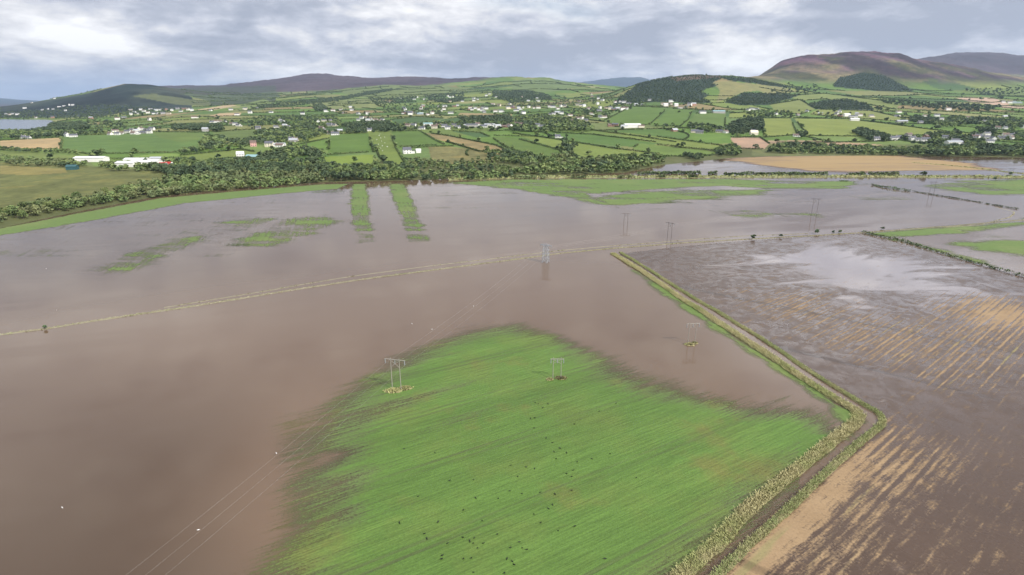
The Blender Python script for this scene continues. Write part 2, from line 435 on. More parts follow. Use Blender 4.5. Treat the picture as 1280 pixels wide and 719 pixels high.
# ------------------------------------------------------------------ land cover
G1 = (.090, .150, .034); G2 = (.072, .124, .033); G3 = (.054, .095, .034); YG = (.145, .178, .048); PALE = (.185, .192, .078)
TAN = (.31, .235, .125); OLIVE = (.19, .155, .075); PINK = (.29, .20, .14); FOREST = (.022, .036, .022)
HEATH = (.070, .052, .058); HEATHG = (.085, .080, .042); MARSH = (.112, .122, .045)
FIELDS = [   # outline, colour, texture amount, hedge on its outline (0/1), kind phrase
 ([(0,176),(78,172),(76,186),(50,188),(0,186)], TAN, .5, 1, 'tan stubble field'),
 ([(80,170),(150,168),(190,165),(262,166),(270,175),(265,186),(220,191),(110,193),(78,187)], (.088, .145, .042), .35, 1, 'big green field above the long white shed'),
 ([(188,165.5),(258,166.5),(250,174),(225,178),(200,172)], (.10,.145,.04), .25, 0, ''),
 ([(265,165),(330,161),(345,171),(300,178),(272,176)], (.09,.125,.04), .3, 1, 'pasture left of the pink house'),
 ([(225,195),(300,187),(318,190),(312,196),(240,203)], (.13,.168,.045), .3, 1, 'pale pasture beside the white complex'),
 ([(0,189),(60,192),(96,196),(95,203),(40,199),(0,196)], (.13,.165,.05), .3, 0, ''),
 ([(0,203),(90,207),(190,213),(240,222),(150,246),(60,256),(-60,275),(-60,205)], MARSH, .8, 0, ''),
 ([(0,207),(82,211),(84,216),(40,219),(0,218)], (.19,.168,.062), .5, 0, ''),
 ([(108,199),(150,198),(190,193),(225,192),(220,200),(140,208),(118,207)], (.13,.19,.05), .3, 0, ''),
 ([(325,194),(350,186),(412,173),(411,187),(370,192)], G1, .25, 1, 'green field left of the dark cross hedge'),
 ([(340,205),(362,196),(404,193),(404,204),(372,208)], G2, .3, 1, 'low pasture by the woods'),
 ([(413,168),(460,166),(467,190),(409,194)], (.082,.136,.032), .2, 1, 'mown green field'),
 ([(405,196),(467,193),(470,206),(440,211),(402,206)], (.135,.185,.038), .2, 1, 'bright lime green field'),
 ([(461,165),(487,164),(495,185),(508,207),(490,212),(474,196)], (.115,.155,.040), .25, 1, 'narrow sloping pasture'),
 ([(489,164),(525,164),(545,176),(556,181),(500,184),(495,181)], (.080,.13,.032), .2, 1, 'green field above the white house'),
 ([(530,166),(560,170),(620,182),(633,188),(600,190),(570,181),(545,174)], OLIVE, .6, 1, 'brown rough field'),
 ([(535,183),(560,183),(620,190),(635,197),(590,206),(540,203)], (.135,.13,.055), .9, 0, ''),
 ([(565,164),(600,166),(612,171),(596,172)], G3, .3, 1, 'dark green strip field'),
 ([(600,165),(640,163),(680,166),(690,171),(640,170.5),(614,170)], G1, .3, 1, 'green strip below the hamlet'),
 ([(614,171.5),(640,172),(700,188),(706,196),(680,199),(635,186)], (.088,.134,.035), .25, 1, 'green slope above the scrub'),
 ([(640,167),(680,172),(760,185),(825,193),(800,200),(735,201),(700,187)], (.132,.172,.045), .3, 1, 'pale green slope'),
 ([(690,166),(740,168.5),(820,178),(790,184),(730,178),(682,171)], G2, .2, 1, 'deep green strip field'),
 ([(690,163),(740,163),(800,171),(845,178),(822,178),(740,168)], (.105,.155,.040), .2, 1, 'upper green strip field'),
 ([(740,162),(800,168),(900,182),(914,186),(880,187),(800,176)], (.13,.168,.045), .3, 1, 'long green strip by the lane'),
 ([(800,179),(900,190),(888,195),(830,196),(790,186)], (.105,.155,.040), .25, 1, 'green strip above the flood'),
 ([(755,151),(790,133),(835,135),(812,156),(770,159)], (.085,.138,.034), .15, 1, 'green hill field below the white villa'),
 ([(838,136),(866,137),(860,150),(850,158),(815,158)], (.085,.138,.034), .15, 1, 'green hill field right of the sloping hedge'),
 ([(870,142),(907,141),(906,160),(885,164),(858,156)], (.088,.134,.038), .2, 1, 'green field below the grey sheds'),
 ([(912,142),(945,140),(946,148),(912,148)], YG, .3, 1, 'small pasture by the wood'),
 ([(952,148),(988,148),(997,169),(955,172)], (.152,.182,.048), .25, 1, 'yellow green pasture'),
 ([(993,148),(1060,149),(1110,155),(1185,165),(1190,168),(1130,170),(1080,171),(1010,170)], (.150,.182,.048), .3, 1, 'long yellow green hillside pasture'),
 ([(962,131),(1000,125),(1020,136),(1002,143),(970,140)], (.14,.165,.052), .35, 1, 'upland pasture'),
 ([(1022,137),(1090,139),(1130,148),(1130,152),(1060,148),(1010,143)], (.155,.178,.055), .3, 1, 'pale pasture behind the white farm'),
 ([(985,120),(1030,117),(1125,129),(1120,137),(1088,131),(1030,124),(1000,126)], (.135,.165,.052), .35, 1, 'upland pasture above the dark wood'),
 ([(913,172),(950,172),(962,180),(955,187),(920,186)], PINK, .4, 1, 'brown ploughed field'),
 ([(960,175.5),(1030,176),(1104,181),(1090,184),(960,179.5)], (.27,.20,.13), .4, 0, ''),
 ([(940,186),(1020,188),(1100,190),(1100,195),(940,195)], (.115,.13,.055), .5, 0, ''),
 ([(1194,122.5),(1240,122),(1262,130),(1255,133),(1210,126.5)], (.36,.26,.19), .2, 0, ''),
 ([(1256,131),(1285,133),(1285,136.5),(1250,135)], (.33,.25,.18), .2, 0, ''),
 ([(1200,166),(1280,170),(1280,176),(1212,174)], YG, .3, 1, 'pasture by the roadside houses'),
 ([(247,137),(290,130.5),(296,132),(262,139)], (.32,.25,.15), .2, 0, ''),
 ([(260,145.5),(275,141.5),(302,141),(300,144.5),(266,146.5)], (.33,.25,.15), .2, 0, ''),
 ([(575,141),(640,143),(640,146),(600,149),(570,147)], (.24,.19,.10), .3, 0, ''),
 ([(488,150),(520,146),(555,148),(540,154),(500,157)], G3, .2, 1, 'dark green field below the grey barns'),
 ([(545,155),(553,149),(585,146),(580,155)], G3, .2, 1, 'small dark green field'),
 ([(655,147),(690,141),(705,145),(690,151),(665,153)], (.13,.165,.055), .3, 1, 'hamlet paddock'),
 ([(640,101),(680,99),(705,102),(725,108),(690,115),(640,116)], (.105,.145,.05), .2, 0, ''),
 ([(420,113),(480,106),(560,108),(600,113),(520,122),(440,121)], (.11,.142,.048), .35, 0, ''),
 ([(380,128),(470,124),(490,127),(470,135),(400,137)], (.15,.175,.065), .3, 0, ''),
 ([(890,103),(915,101),(945,106),(960,112),(930,115),(905,125),(896,128),(900,113)], (.17,.165,.07), .5, 0, ''),
 ([(928,105),(958,105),(1002,115),(960,118)], (.165,.165,.07), .4, 0, ''),
 ([(186,109),(230,110),(300,108),(345,107),(345,114),(300,118),(262,119),(230,117)], (.045,.052,.036), .8, 0, ''),
 ([(225,117),(262,119),(300,118),(345,114),(350,121),(300,126),(262,127)], (.060,.080,.042), .8, 0, ''),
 ([(262,127),(300,126),(345,122),(345,128),(300,130),(262,132)], (.050,.066,.038), .7, 0, ''),
 ([(165,120),(190,117),(262,128),(264,133),(220,131)], (.085,.10,.045), .5, 0, ''),
 ([(300,131),(330,124),(345,130),(325,138),(300,138)], (.12,.16,.055), .3, 0, ''),
]
WOODS_GROUND = [
 [(766,131),(775,121),(800,103),(840,96),(870,94),(893,95.5),(902,98.5),(890,103),(897,107),(884,111),(876,115),(886,119),(879,124),(890,128),(862,130),(840,127),(810,128)],
 [(896,95.5),(930,97.5),(962,103),(1000,110.5),(975,109),(940,104),(912,101)],
 [(905,128),(930,116),(960,117),(1000,119),(985,124),(960,131),(925,132)],
 [(1040,108),(1050,97),(1078,91),(1103,94),(1128,106),(1142,114),(1100,114),(1055,110)],
 [(1008,131),(1030,126),(1060,124),(1086,131),(1092,138),(1060,137),(1020,137)],
]
LEFT_HILL = [(-300,147),(0,147),(0,133),(60,125),(110,117),(160,104),(190,106),(222,111),(240,122),(240,136),(215,137),(160,139),(120,147),(70,147)]

# the far pattern of small fields: a wandering brick-bond lattice over the valley side
LA = math.radians(18)
def lat_coords(X, Y):
    wx = (fbm(X / 700, Y / 700, 31, 2) - .5) * 420; wy = (fbm(X / 700, Y / 700, 47, 2) - .5) * 420
    a = (X + wx) * math.cos(LA) + (Y + wy) * math.sin(LA)
    b = -(X + wx) * math.sin(LA) + (Y + wy) * math.cos(LA)
    return a, b
ROWH = 215.0
def row_w(j): return 130 + 150 * _hash(np.asarray(j, float), np.zeros_like(np.asarray(j, float)), 5)
def row_off(j): return 900 * _hash(np.asarray(j, float), np.ones_like(np.asarray(j, float)), 6)
def lat_cell(X, Y):
    a, b = lat_coords(X, Y)
    j = np.floor(b / ROWH); w = row_w(j); q = (a + row_off(j)) / w
    return np.floor(q), j, (q - np.floor(q)) * w, b - j * ROWH, w

PAL = np.array([G1, G2, G1, YG, (.12,.17,.05), G2, (.12,.15,.055), PALE, G1, G3, YG, (.105,.145,.04), G2, (.13,.168,.045), G1, (.15,.16,.06), G1, OLIVE, G2, (.10,.15,.05)])

def build_terrain():
    U, V = project(TX, TY, TZ)
    ci, cj, fa, fb, cw = lat_cell(TX, TY)
    hsh = _hash(ci, cj, 77)
    col = PAL[np.clip((hsh * len(PAL)).astype(int), 0, len(PAL) - 1)].copy()
    # unfarmed ground near the flood: rank grass and scrub
    ed = edgeD[None]
    scrub = np.clip((ed + 190 - TY) / 60, 0, 1)[..., None]
    col = col * (1 - scrub) + np.array((.085, .095, .04)) * scrub
    # hill land: heather and rough grazing with height
    hn = fbm(TX / 330, TY / 330, 61, 5); hn2 = fbm(TX / 120, TY / 120, 62, 4)
    pt = np.clip((fbm(TX / 190 + TY / 420, TY / 260, 63, 7) - .5) * 7.5 + .5, 0, 1)[..., None]
    heath = np.array((.034, .026, .032)) * (1 - pt) + np.array((.105, .068, .085)) * pt
    heathg = np.array((.055, .060, .030)) * (1 - pt) + np.array((.155, .135, .075)) * pt
    mixh = np.clip((hn - .46) * 7 + .5, 0, 1)[..., None]
    moor = heath * mixh + heathg * (1 - mixh)
    mount = ((TX / TY > .38) & (TY > 3150) & (TY < 6500))
    hm = np.clip((TZ - 165 - 70 * (hn - .5)) / 50, 0, 1)
    wm = np.where(mount, hm, 0)[..., None]
    col = col * (1 - wm) + moor * wm
    pur = (mount & (TZ > 260)); f = np.clip((TZ - 250) / 90, 0, 1) * np.clip(1.25 - (TX / TY - .38) * 2.0, 0, 1)
    f = np.where(pur, f * np.clip((hn2 - .38) * 5, 0, 1), 0)[..., None]
    col = col * (1 - f) + (np.array((.034, .024, .030)) * (1 - pt) + np.array((.100, .058, .080)) * pt) * f
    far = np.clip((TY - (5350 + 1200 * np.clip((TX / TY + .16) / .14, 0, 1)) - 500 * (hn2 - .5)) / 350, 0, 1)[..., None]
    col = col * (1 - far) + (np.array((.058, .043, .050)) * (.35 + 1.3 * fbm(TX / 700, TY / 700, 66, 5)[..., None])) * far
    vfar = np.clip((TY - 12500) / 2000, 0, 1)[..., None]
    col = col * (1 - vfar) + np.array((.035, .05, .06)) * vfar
    lh = inpoly(U, V, LEFT_HILL) & (TY > 2600) & (TY < 5200)
    lhn = np.clip((hn - .45) * 5 + .4, 0, 1)[..., None]
    lcol = np.array((.013, .022, .020)) * (1 - lhn) + np.array((.032, .042, .030)) * lhn; lcol = lcol * (.7 + .6 * pt)
    col = np.where(lh[..., None], lcol, col)
    tex = np.full(TX.shape, .35); tex[lh] = .6; tex = np.maximum(tex, wm[..., 0] * .9)
    jx = (fbm(TX / 26, TY / 26, 90, 3) - .5) * 2.0
    for poly, c, tx, hd, _ in FIELDS:
        px_ = np.asarray(poly)
        D0 = [hit(*q)[1] for q in poly]
        m = inpoly(U + jx * .5, V + jx * .25, poly) & (TY > min(D0) * .93) & (TY < max(D0) * 1.07)
        col[m] = np.array(c); tex[m] = tx
    for poly in WOODS_GROUND:
        m = inpoly(U + jx, V + jx * .5, poly) & (TY > 1800) & (TY < 5200)
        col[m] = np.array(FOREST) * (.75 + .6 * hn2[m][:, None]); tex[m] = .4
    top = inpoly(U, V, [(838,97),(870,92.5),(902,93.5),(900,97),(870,99),(845,101)]) & (TY < 3700) & (TY > 2800)
    col[top] = np.array((.10, .075, .055)); tex[top] = .8
    # slow shifts of sward colour within fields
    sh = (.84 + .32 * fbm(TX / 60, TY / 60, 71, 3))[..., None]
    col = col * sh
    nr, nc = TX.shape
    idx = np.arange(nr * nc).reshape(nr, nc)
    f = np.stack([idx[:-1, :-1], idx[:-1, 1:], idx[1:, 1:], idx[1:, :-1]], -1).reshape(-1, 4)
    ok = (TZ.ravel()[f].max(1) > -1.15)
    # keep the land side of the flood edge only
    keepY = (TY >= edgeD[None] * .8).ravel()[f].all(1)
    f = f[keepY]
    m, nt, b, out = new_mat('farmland'); k = N(nt)
    at = k.attr('cover'); tx_ = k.attr('texture_amount').outputs['Fac']
    n1 = k.noise(k.pos(), 0.16, 6.0, .65); n2 = k.noise(k.pos(), 0.028, 5.0, .6)
    mow = k.noise(k.rows(math.radians(-12), .16, .006), 1.0, 2.0)
    g = k.math('ADD', k.math('ADD', k.math('MULTIPLY', k.math('SUBTRACT', n1, .5), 1.3), k.math('MULTIPLY', k.math('SUBTRACT', n2, .5), 1.5)),
               k.math('MULTIPLY', k.math('SUBTRACT', mow, .5), .5))
    g = k.math('ADD', 1.0, k.math('MULTIPLY', g, tx_))
    c = k.mix(1.0, at.outputs['Color'], g, 'MULTIPLY')
    warm = k.mix(k.math('MULTIPLY', k.maprange(n2, .48, .7), k.math('MULTIPLY', tx_, .5)), c, k.mix(1.0, c, (1.5, 1.12, .9), 'MULTIPLY'))
    k.set(b.inputs['Base Color'], warm); b.inputs['Roughness'].default_value = .85; b.inputs['Specular IOR Level'].default_value = .1
    k.set(b.inputs['Normal'], k.bump(n1, .5, 1.2))
    vv = np.stack([TX.ravel(), TY.ravel(), TZ.ravel()], 1)
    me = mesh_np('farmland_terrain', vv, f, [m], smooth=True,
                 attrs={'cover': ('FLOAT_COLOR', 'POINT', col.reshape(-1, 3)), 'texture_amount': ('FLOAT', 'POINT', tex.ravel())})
    tag(link('terrain', me), 'farmland valley side rising to heather hills beyond the flood', 'terrain', kind='structure')
    g0 = MB(); E = 26000
    g0.add([(-E, -2800, -2), (E, -2800, -2), (E, 25900, -2), (-E, 25900, -2)], [(0, 1, 2, 3)])
    tag(g0.build('ground', plain_mat('bed mud', (.10, .08, .06), .9, scale=.01)), 'muddy ground under the flood', 'ground', kind='structure')
build_terrain()

# ------------------------------------------------------------------ water
def build_water():
    m, nt, b, out = new_mat('muddy flood water'); k = N(nt)
    p = k.pos()
    big = k.noise(p, 0.006, 4.0, .5, .5); med = k.noise(p, 0.035, 4.0, .55, .8)
    s = k.attr('silt_and_shade').outputs['Fac']
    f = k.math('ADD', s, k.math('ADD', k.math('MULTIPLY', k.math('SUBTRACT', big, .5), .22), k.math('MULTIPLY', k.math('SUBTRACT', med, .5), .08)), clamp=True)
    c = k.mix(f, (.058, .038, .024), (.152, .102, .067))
    k.set(b.inputs['Base Color'], c)
    st = k.noise(k.rows(math.radians(74), .045, .008), 1.0, 4.0, .55, 1.2)
    r = k.maprange(st, .42, .62, .05, .16)
    k.set(b.inputs['Roughness'], r); b.inputs['IOR'].default_value = 1.333
    rip = k.n('ShaderNodeTexNoise'); k.set(rip.inputs['Vector'], k.rows(math.radians(60), 1.0, .45)); rip.inputs['Scale'].default_value = .9; rip.inputs['Detail'].default_value = 5
    k.set(b.inputs['Normal'], k.bump(rip.outputs[0], .10, .06))
    nx, ny = 300, 260
    xs = np.linspace(-1500, 1700, nx); ys = np.concatenate([np.linspace(-900, 40, 30), np.linspace(48, 1000, ny - 30)])
    X, Y = np.meshgrid(xs, ys); U, V = project(X, Y, np.zeros_like(X))
    def blob(u, v, ru, rv): return np.exp(-((U - u) / ru) ** 2 - ((V - v) / rv) ** 2)
    # plumes of stirred-up silt round the standing crop; cloud shadow painted at near left
    silt_and_shade = .56 + .50 * blob(350, 640, 90, 110) + .25 * blob(430, 520, 90, 60) + .2 * blob(250, 420, 260, 70) + .12 * blob(930, 480, 130, 50) + .12 * blob(600, 360, 300, 60)
    silt_and_shade = silt_and_shade - .42 * blob(90, 740, 300, 190) - .12 * blob(260, 560, 140, 60)
    silt_and_shade = silt_and_shade - .35 * blob(60, 310, 260, 60)  # far left painted darker and greyer to imitate a bluer sky reflection
    silt_and_shade = np.where(Y < 60, .35, silt_and_shade)
    idx = np.arange(X.size).reshape(X.shape)
    fc = np.stack([idx[:-1, :-1], idx[:-1, 1:], idx[1:, 1:], idx[1:, :-1]], -1).reshape(-1, 4)
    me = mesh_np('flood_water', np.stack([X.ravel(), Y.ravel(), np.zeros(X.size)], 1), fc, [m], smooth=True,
                 attrs={'silt_and_shade': ('FLOAT', 'POINT', silt_and_shade.ravel())})
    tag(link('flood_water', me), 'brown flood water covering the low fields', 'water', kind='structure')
    m2, nt, b, out = new_mat('sea lough water'); k = N(nt)
    b.inputs['Base Color'].default_value = (.05, .075, .10, 1); b.inputs['Roughness'].default_value = .18; b.inputs['IOR'].default_value = 1.333
    k.set(b.inputs['Normal'], k.bump(k.noise(k.pos(), .25, 4.0), .12, .2))
    w = MB(); w.add([(-24000, 1200, -.05), (200, 1200, -.05), (200, 24500, -.05), (-24000, 24500, -.05)], [(0, 1, 2, 3)])
    tag(w.build('lough_water', m2), 'pale grey sea lough below the dark hill', 'water', kind='structure')
build_water()

# ------------------------------------------------------------------ sheets of crop, grass and stubble standing in the flood
def P2(poly, z=0.0):
    return np.array([ground(u, v, z) for u, v in poly])

ROW_AZ = math.atan2(1.70, 1.0); STUB_AZ = math.atan2(1.23, 1.0)

def build_wheat():
    poly = P2([(330,1050),(350,760),(362,719),(380,655),(388,590),(412,535),(440,498),(470,474),(530,440),(590,417),(640,411),(700,426),(750,452),(800,478),(870,498),(930,516),(985,517),(1020,527),(1045,546),(1038,560),(950,624),(876,690),(832,727),(700,850),(560,1000)])
    lo = poly.min(0) - 30; hi = poly.max(0) + 30
    st = 0.9
    X, Y = np.meshgrid(np.arange(lo[0], hi[0], st), np.arange(lo[1], hi[1], st))
    sd_ = sdist(X, Y, poly)
    U, V = project(X, Y, np.zeros_like(X))
    soft = 4.5 + 6 * vnoise(X / 30, Y / 30, 4) + 7 * np.clip((V - 470) / 60, 0, 1) * np.clip((540 - U) / 120, 0, 1) * vnoise(X / 9 + Y / 15, Y / 40, 6)
    soft = np.where((U > 1000) & (V > 545), 1.2, soft)
    mask = sd_ / soft
    def hollow(u, v, ru, rv, am, sl=-.33): return am * np.exp(-((U - u) / ru) ** 2 - ((V - v - sl * (U - u)) / rv) ** 2)
    d0 = hollow(545, 492, 75, 13, 1.0) + hollow(585, 519, 60, 7, .85) + hollow(488, 512, 38, 16, .7) + hollow(452, 600, 40, 22, .8) + hollow(430, 645, 40, 10, .35) \
        + hollow(420, 570, 30, 10, .5) + hollow(655, 552, 55, 5, .6) + hollow(700, 488, 40, 5, .7) + hollow(480, 640, 60, 8, .55)
    keep = np.clip(mask, -1.6, 1.7) - d0 * 1.25
    rel = np.clip(mask, 0, 1) * .10
    build_sheet('wheat_crop', X, Y, .02 + rel, keep, crop_mat(), -1.55, 'lush green young cereal crop rising out of the flood', 'crop')

def crop_mat():
    m, nt, b, out = new_mat('young green crop'); k = N(nt)
    a = k.attr('keep').outputs['Fac']
    row = k.rows(ROW_AZ, 1.0, .022)
    r1 = k.noise(row, .42, 4.0, .55); r2 = k.noise(row, .11, 3.0, .5); r3 = k.noise(k.rows(ROW_AZ, 1.0, .05), 2.2, 3.0, .6)
    fine = k.noise(k.pos(), 1.8, 5.0, .7)
    sv = lambda x, q: k.math('MULTIPLY', k.math('SUBTRACT', x, .5), q)
    streak = k.math('ADD', k.math('ADD', sv(r1, 1.7), sv(r2, 1.2)), k.math('ADD', sv(r3, 2.0), sv(fine, 1.8)))
    h = k.math('ADD', a, streak)
    alpha = k.maprange(h, -.95, .5)
    # drowned leaf shows dull and olive, standing leaf green
    c = k.mix(k.maprange(h, -.6, 1.3), (.098, .092, .052), (.080, .146, .028))
    gn = k.noise(k.pos(), .045, 4.0, .6)
    c = k.mix(k.math('MULTIPLY', k.maprange(gn, .44, .68), .75), c, (.100, .144, .031))
    c = k.mix(k.math('MULTIPLY', k.maprange(k.noise(k.pos(), .03, 5.0, .65), .53, .68), .7), c, (.128, .122, .034))
    c = k.mix(1.0, c, k.maprange(r3, .25, .75, .76, 1.22, False), 'MULTIPLY')
    c = k.mix(1.0, c, k.maprange(fine, .25, .75, .80, 1.2, False), 'MULTIPLY')
    rx = k.n('ShaderNodeSeparateXYZ'); k.nt.links.new(k.rows(ROW_AZ, 1.0, 1.0), rx.inputs[0])
    tl = k.math('ABSOLUTE', k.math('SUBTRACT', k.math('FLOORED_MODULO', k.math('ADD', rx.outputs[0], 5.0), 21.0), 10.5))
    tl = k.math('ABSOLUTE', k.math('SUBTRACT', tl, 1.0))
    tram = k.math('MULTIPLY', k.maprange(tl, .22, .5, 1.0, 0.0), k.maprange(k.noise(k.rows(ROW_AZ, .06, .012), 1.0, 4.0, .6), .42, .66, .06, .55))
    c = k.mix(tram, c, (.070, .075, .036))
    c = k.mix(1.0, c, k.maprange(r2, .3, .7, .84, 1.14, False), 'MULTIPLY')
    k.set(b.inputs['Base Color'], c); b.inputs['Roughness'].default_value = .65; b.inputs['Specular IOR Level'].default_value = .25
    k.set(b.inputs['Normal'], k.bump(k.math('ADD', fine, k.math('MULTIPLY', r3, 1.5)), .55, .25))
    k.set(b.inputs['Alpha'], alpha)
    return m

def build_sheet(name, X, Y, Z, keep, mat, cut, label, cat, extra=None, kind='stuff'):
    Z = np.broadcast_to(Z, X.shape)
    idx = np.arange(X.size).reshape(X.shape)
    f = np.stack([idx[:-1, :-1], idx[:-1, 1:], idx[1:, 1:], idx[1:, :-1]], -1).reshape(-1, 4)
    kr = keep.ravel(); f = f[(kr[f] > cut).any(1)]
    used = np.zeros(X.size, bool); used[f.ravel()] = True
    remap = np.cumsum(used) - 1
    at = {'keep': ('FLOAT', 'POINT', kr[used])}
    for kk, vv in (extra or {}).items(): at[kk] = ('FLOAT', 'POINT', np.asarray(vv, float).ravel()[used])
    me = mesh_np(name, np.stack([X.ravel(), Y.ravel(), Z.ravel()], 1)[used], remap[f], [mat], smooth=True, attrs=at)
    return tag(link(name, me), label, cat, kind=kind)
build_wheat()

def build_grass():
    """patches of grass that stand out of the water on the fields farther off"""
    patches = [  # outline, softness in metres, strength, name, label
     ([(-60,305),(0,286),(100,267),(200,248),(300,239),(400,231),(436,230),(420,236),(330,244),(230,254),(100,278),(0,294),(-60,314)], 2.2, 1.5, 'grass_verge', 'bright green grass verge along the foot of the wood'),
     ([(440,230),(457,230),(463,265),(472,303),(444,305),(437,265)], 2.6, 1.1, 'grass_strip', 'left of two green strips of grass standing in the flood'),
     ([(486,230),(506,230),(521,265),(541,302),(510,303),(497,265)], 2.6, 1.1, 'grass_strip', 'right of two green strips of grass, with pools across it'),
     ([(298,303),(330,284),(370,272),(410,268),(416,280),(385,294),(340,307)], 7, 1.0, 'drowned_grass', 'patch of thin rowed grass left of the green strips'),
     ([(222,290),(300,274),(350,272),(310,288),(262,296)], 6, .8, 'drowned_grass', 'thin sweep of grass joining two grass patches in the flood'),
     ([(118,336),(165,315),(220,300),(262,292),(240,306),(205,322),(150,340)], 7, .85, 'drowned_grass', 'faint green patch in the flood nearest the left edge'),
     ([(388,236),(430,232),(428,243),(392,247)], 4, .45, 'drowned_grass', 'small thin grass patch at the corner of the verge'),
     ([(565,229),(640,225),(900,223.5),(1062,227),(1062,236),(960,235),(900,232),(790,238),(735,243),(762,257),(700,246),(640,236)], 5, 1.1, 'drowned_meadow', 'long green meadow edge below the hedge bank'),
     ([(735,248),(800,240),(960,237.5),(945,243),(850,250),(770,258)], 7, 1.0, 'drowned_meadow', 'green meadow tongue with open water on both sides'),
     ([(885,263),(930,261.5),(972,268),(930,273)], 8, .75, 'drowned_grass', 'small green island of grass beside the tall twin poles'),
     ([(960,264),(1030,268),(1040,276),(990,276)], 9, .2, 'drowned_grass', 'dim drowned grass at the feet of the tall twin poles'),
     ([(1060,245),(1150,246),(1135,252),(1080,252)], 8, .55, 'drowned_grass', 'faint grass patch in front of the dark hedge wall'),
     ([(1140,232),(1200,226),(1300,223),(1300,246),(1240,244),(1185,237)], 7, .95, 'drowned_meadow', 'green meadow in the far right corner'),
     ([(1085,292),(1180,284),(1290,274),(1290,281),(1190,290),(1120,300)], 5, .9, 'drowned_meadow', 'green strip along the causeway at the right'),
     ([(1195,304),(1250,298),(1310,303),(1310,322),(1225,312)], 7, 1.1, 'drowned_meadow', 'green wedge of grass between two pools at the right edge'),
     ([(1085,293),(1120,297),(1165,307),(1200,318),(1240,332),(1195,322),(1130,305)], 5, .7, 'drowned_meadow', 'grass along the inside of the dark hedge'),
     ([(785,334),(830,360),(905,411),(1000,473),(1070,518),(1074,526),(1062,541),(1048,547),(1057,530),(1038,512),(1000,483),(905,420),(835,371)], 2.0, 1.2, 'grass_verge', 'bright green edge of grass inside the ditch bank'),
    ]
    mat = grass_mat()
    for poly, soft, strg, nm, lab in patches:
        w = P2(poly); lo = w.min(0) - 12; hi = w.max(0) + 12
        st = float(np.clip((hi - lo).max() / 260, .7, 3.0))
        X, Y = np.meshgrid(np.arange(lo[0], hi[0], st), np.arange(lo[1], hi[1], st))
        cap = {'drowned_grass': .38, 'drowned_meadow': 1.0, 'grass_strip': .95, 'grass_verge': 1.1}[nm]
        keep = np.clip(sdist(X, Y, w) / soft, -1.6, cap) + (strg - 1.0) * 1.3
        wob = (fbm(X / 55, Y / 16, 15, 4) - .5) * (3.6 if soft > 3 else .8) + (fbm(X / 14, Y / 6, 25, 3) - .5) * (1.4 if soft > 1.5 else .5)
        if nm == 'grass_strip':      # the far ends are sinking
            Vv = project(X, Y, np.zeros_like(X))[1]
            keep = keep - np.clip((Vv - 250) / 42, 0, 1) * (.1 + 1.9 * vnoise(Y / 7.0, X / 60, 33))
        if nm == 'drowned_meadow': keep = keep - .5 * np.clip((fbm(X / 120, Y / 30, 44, 3) - .5) * 6, 0, 1)
        build_sheet(nm, X, Y, .03 + .05 * np.clip(keep, 0, 1), keep + wob, mat, -1.2, lab, 'grass')

def grass_mat():
    m, nt, b, out = new_mat('meadow grass in water'); k = N(nt)
    a = k.attr('keep').outputs['Fac']
    r1 = k.noise(k.rows(math.radians(-15.4), .55, .03), 1.0, 4.0, .6); r2 = k.noise(k.rows(math.radians(95), .12, .02), 1.0, 4.0, .6)
    fine = k.noise(k.pos(), .5, 5.0, .65)
    h = k.math('ADD', a, k.math('ADD', k.math('MULTIPLY', k.math('SUBTRACT', r1, .5), 2.6), k.math('ADD', k.math('MULTIPLY', k.math('SUBTRACT', r2, .5), 2.4), k.math('MULTIPLY', k.math('SUBTRACT', fine, .5), 1.6))))
    c = k.mix(k.maprange(h, -.4, 1.0), (.110, .115, .065), (.106, .162, .042))
    c = k.mix(k.math('MULTIPLY', k.maprange(k.noise(k.pos(), .02, 4.0), .45, .68), .6), c, (.15, .185, .06))
    c = k.mix(1.0, c, k.maprange(fine, .25, .75, .8, 1.2, False), 'MULTIPLY')
    k.set(b.inputs['Base Color'], c); b.inputs['Roughness'].default_value = .7; b.inputs['Specular IOR Level'].default_value = .2
    k.set(b.inputs['Alpha'], k.math('MULTIPLY', k.maprange(h, -.7, 1.0), .94))
    return m
build_grass()

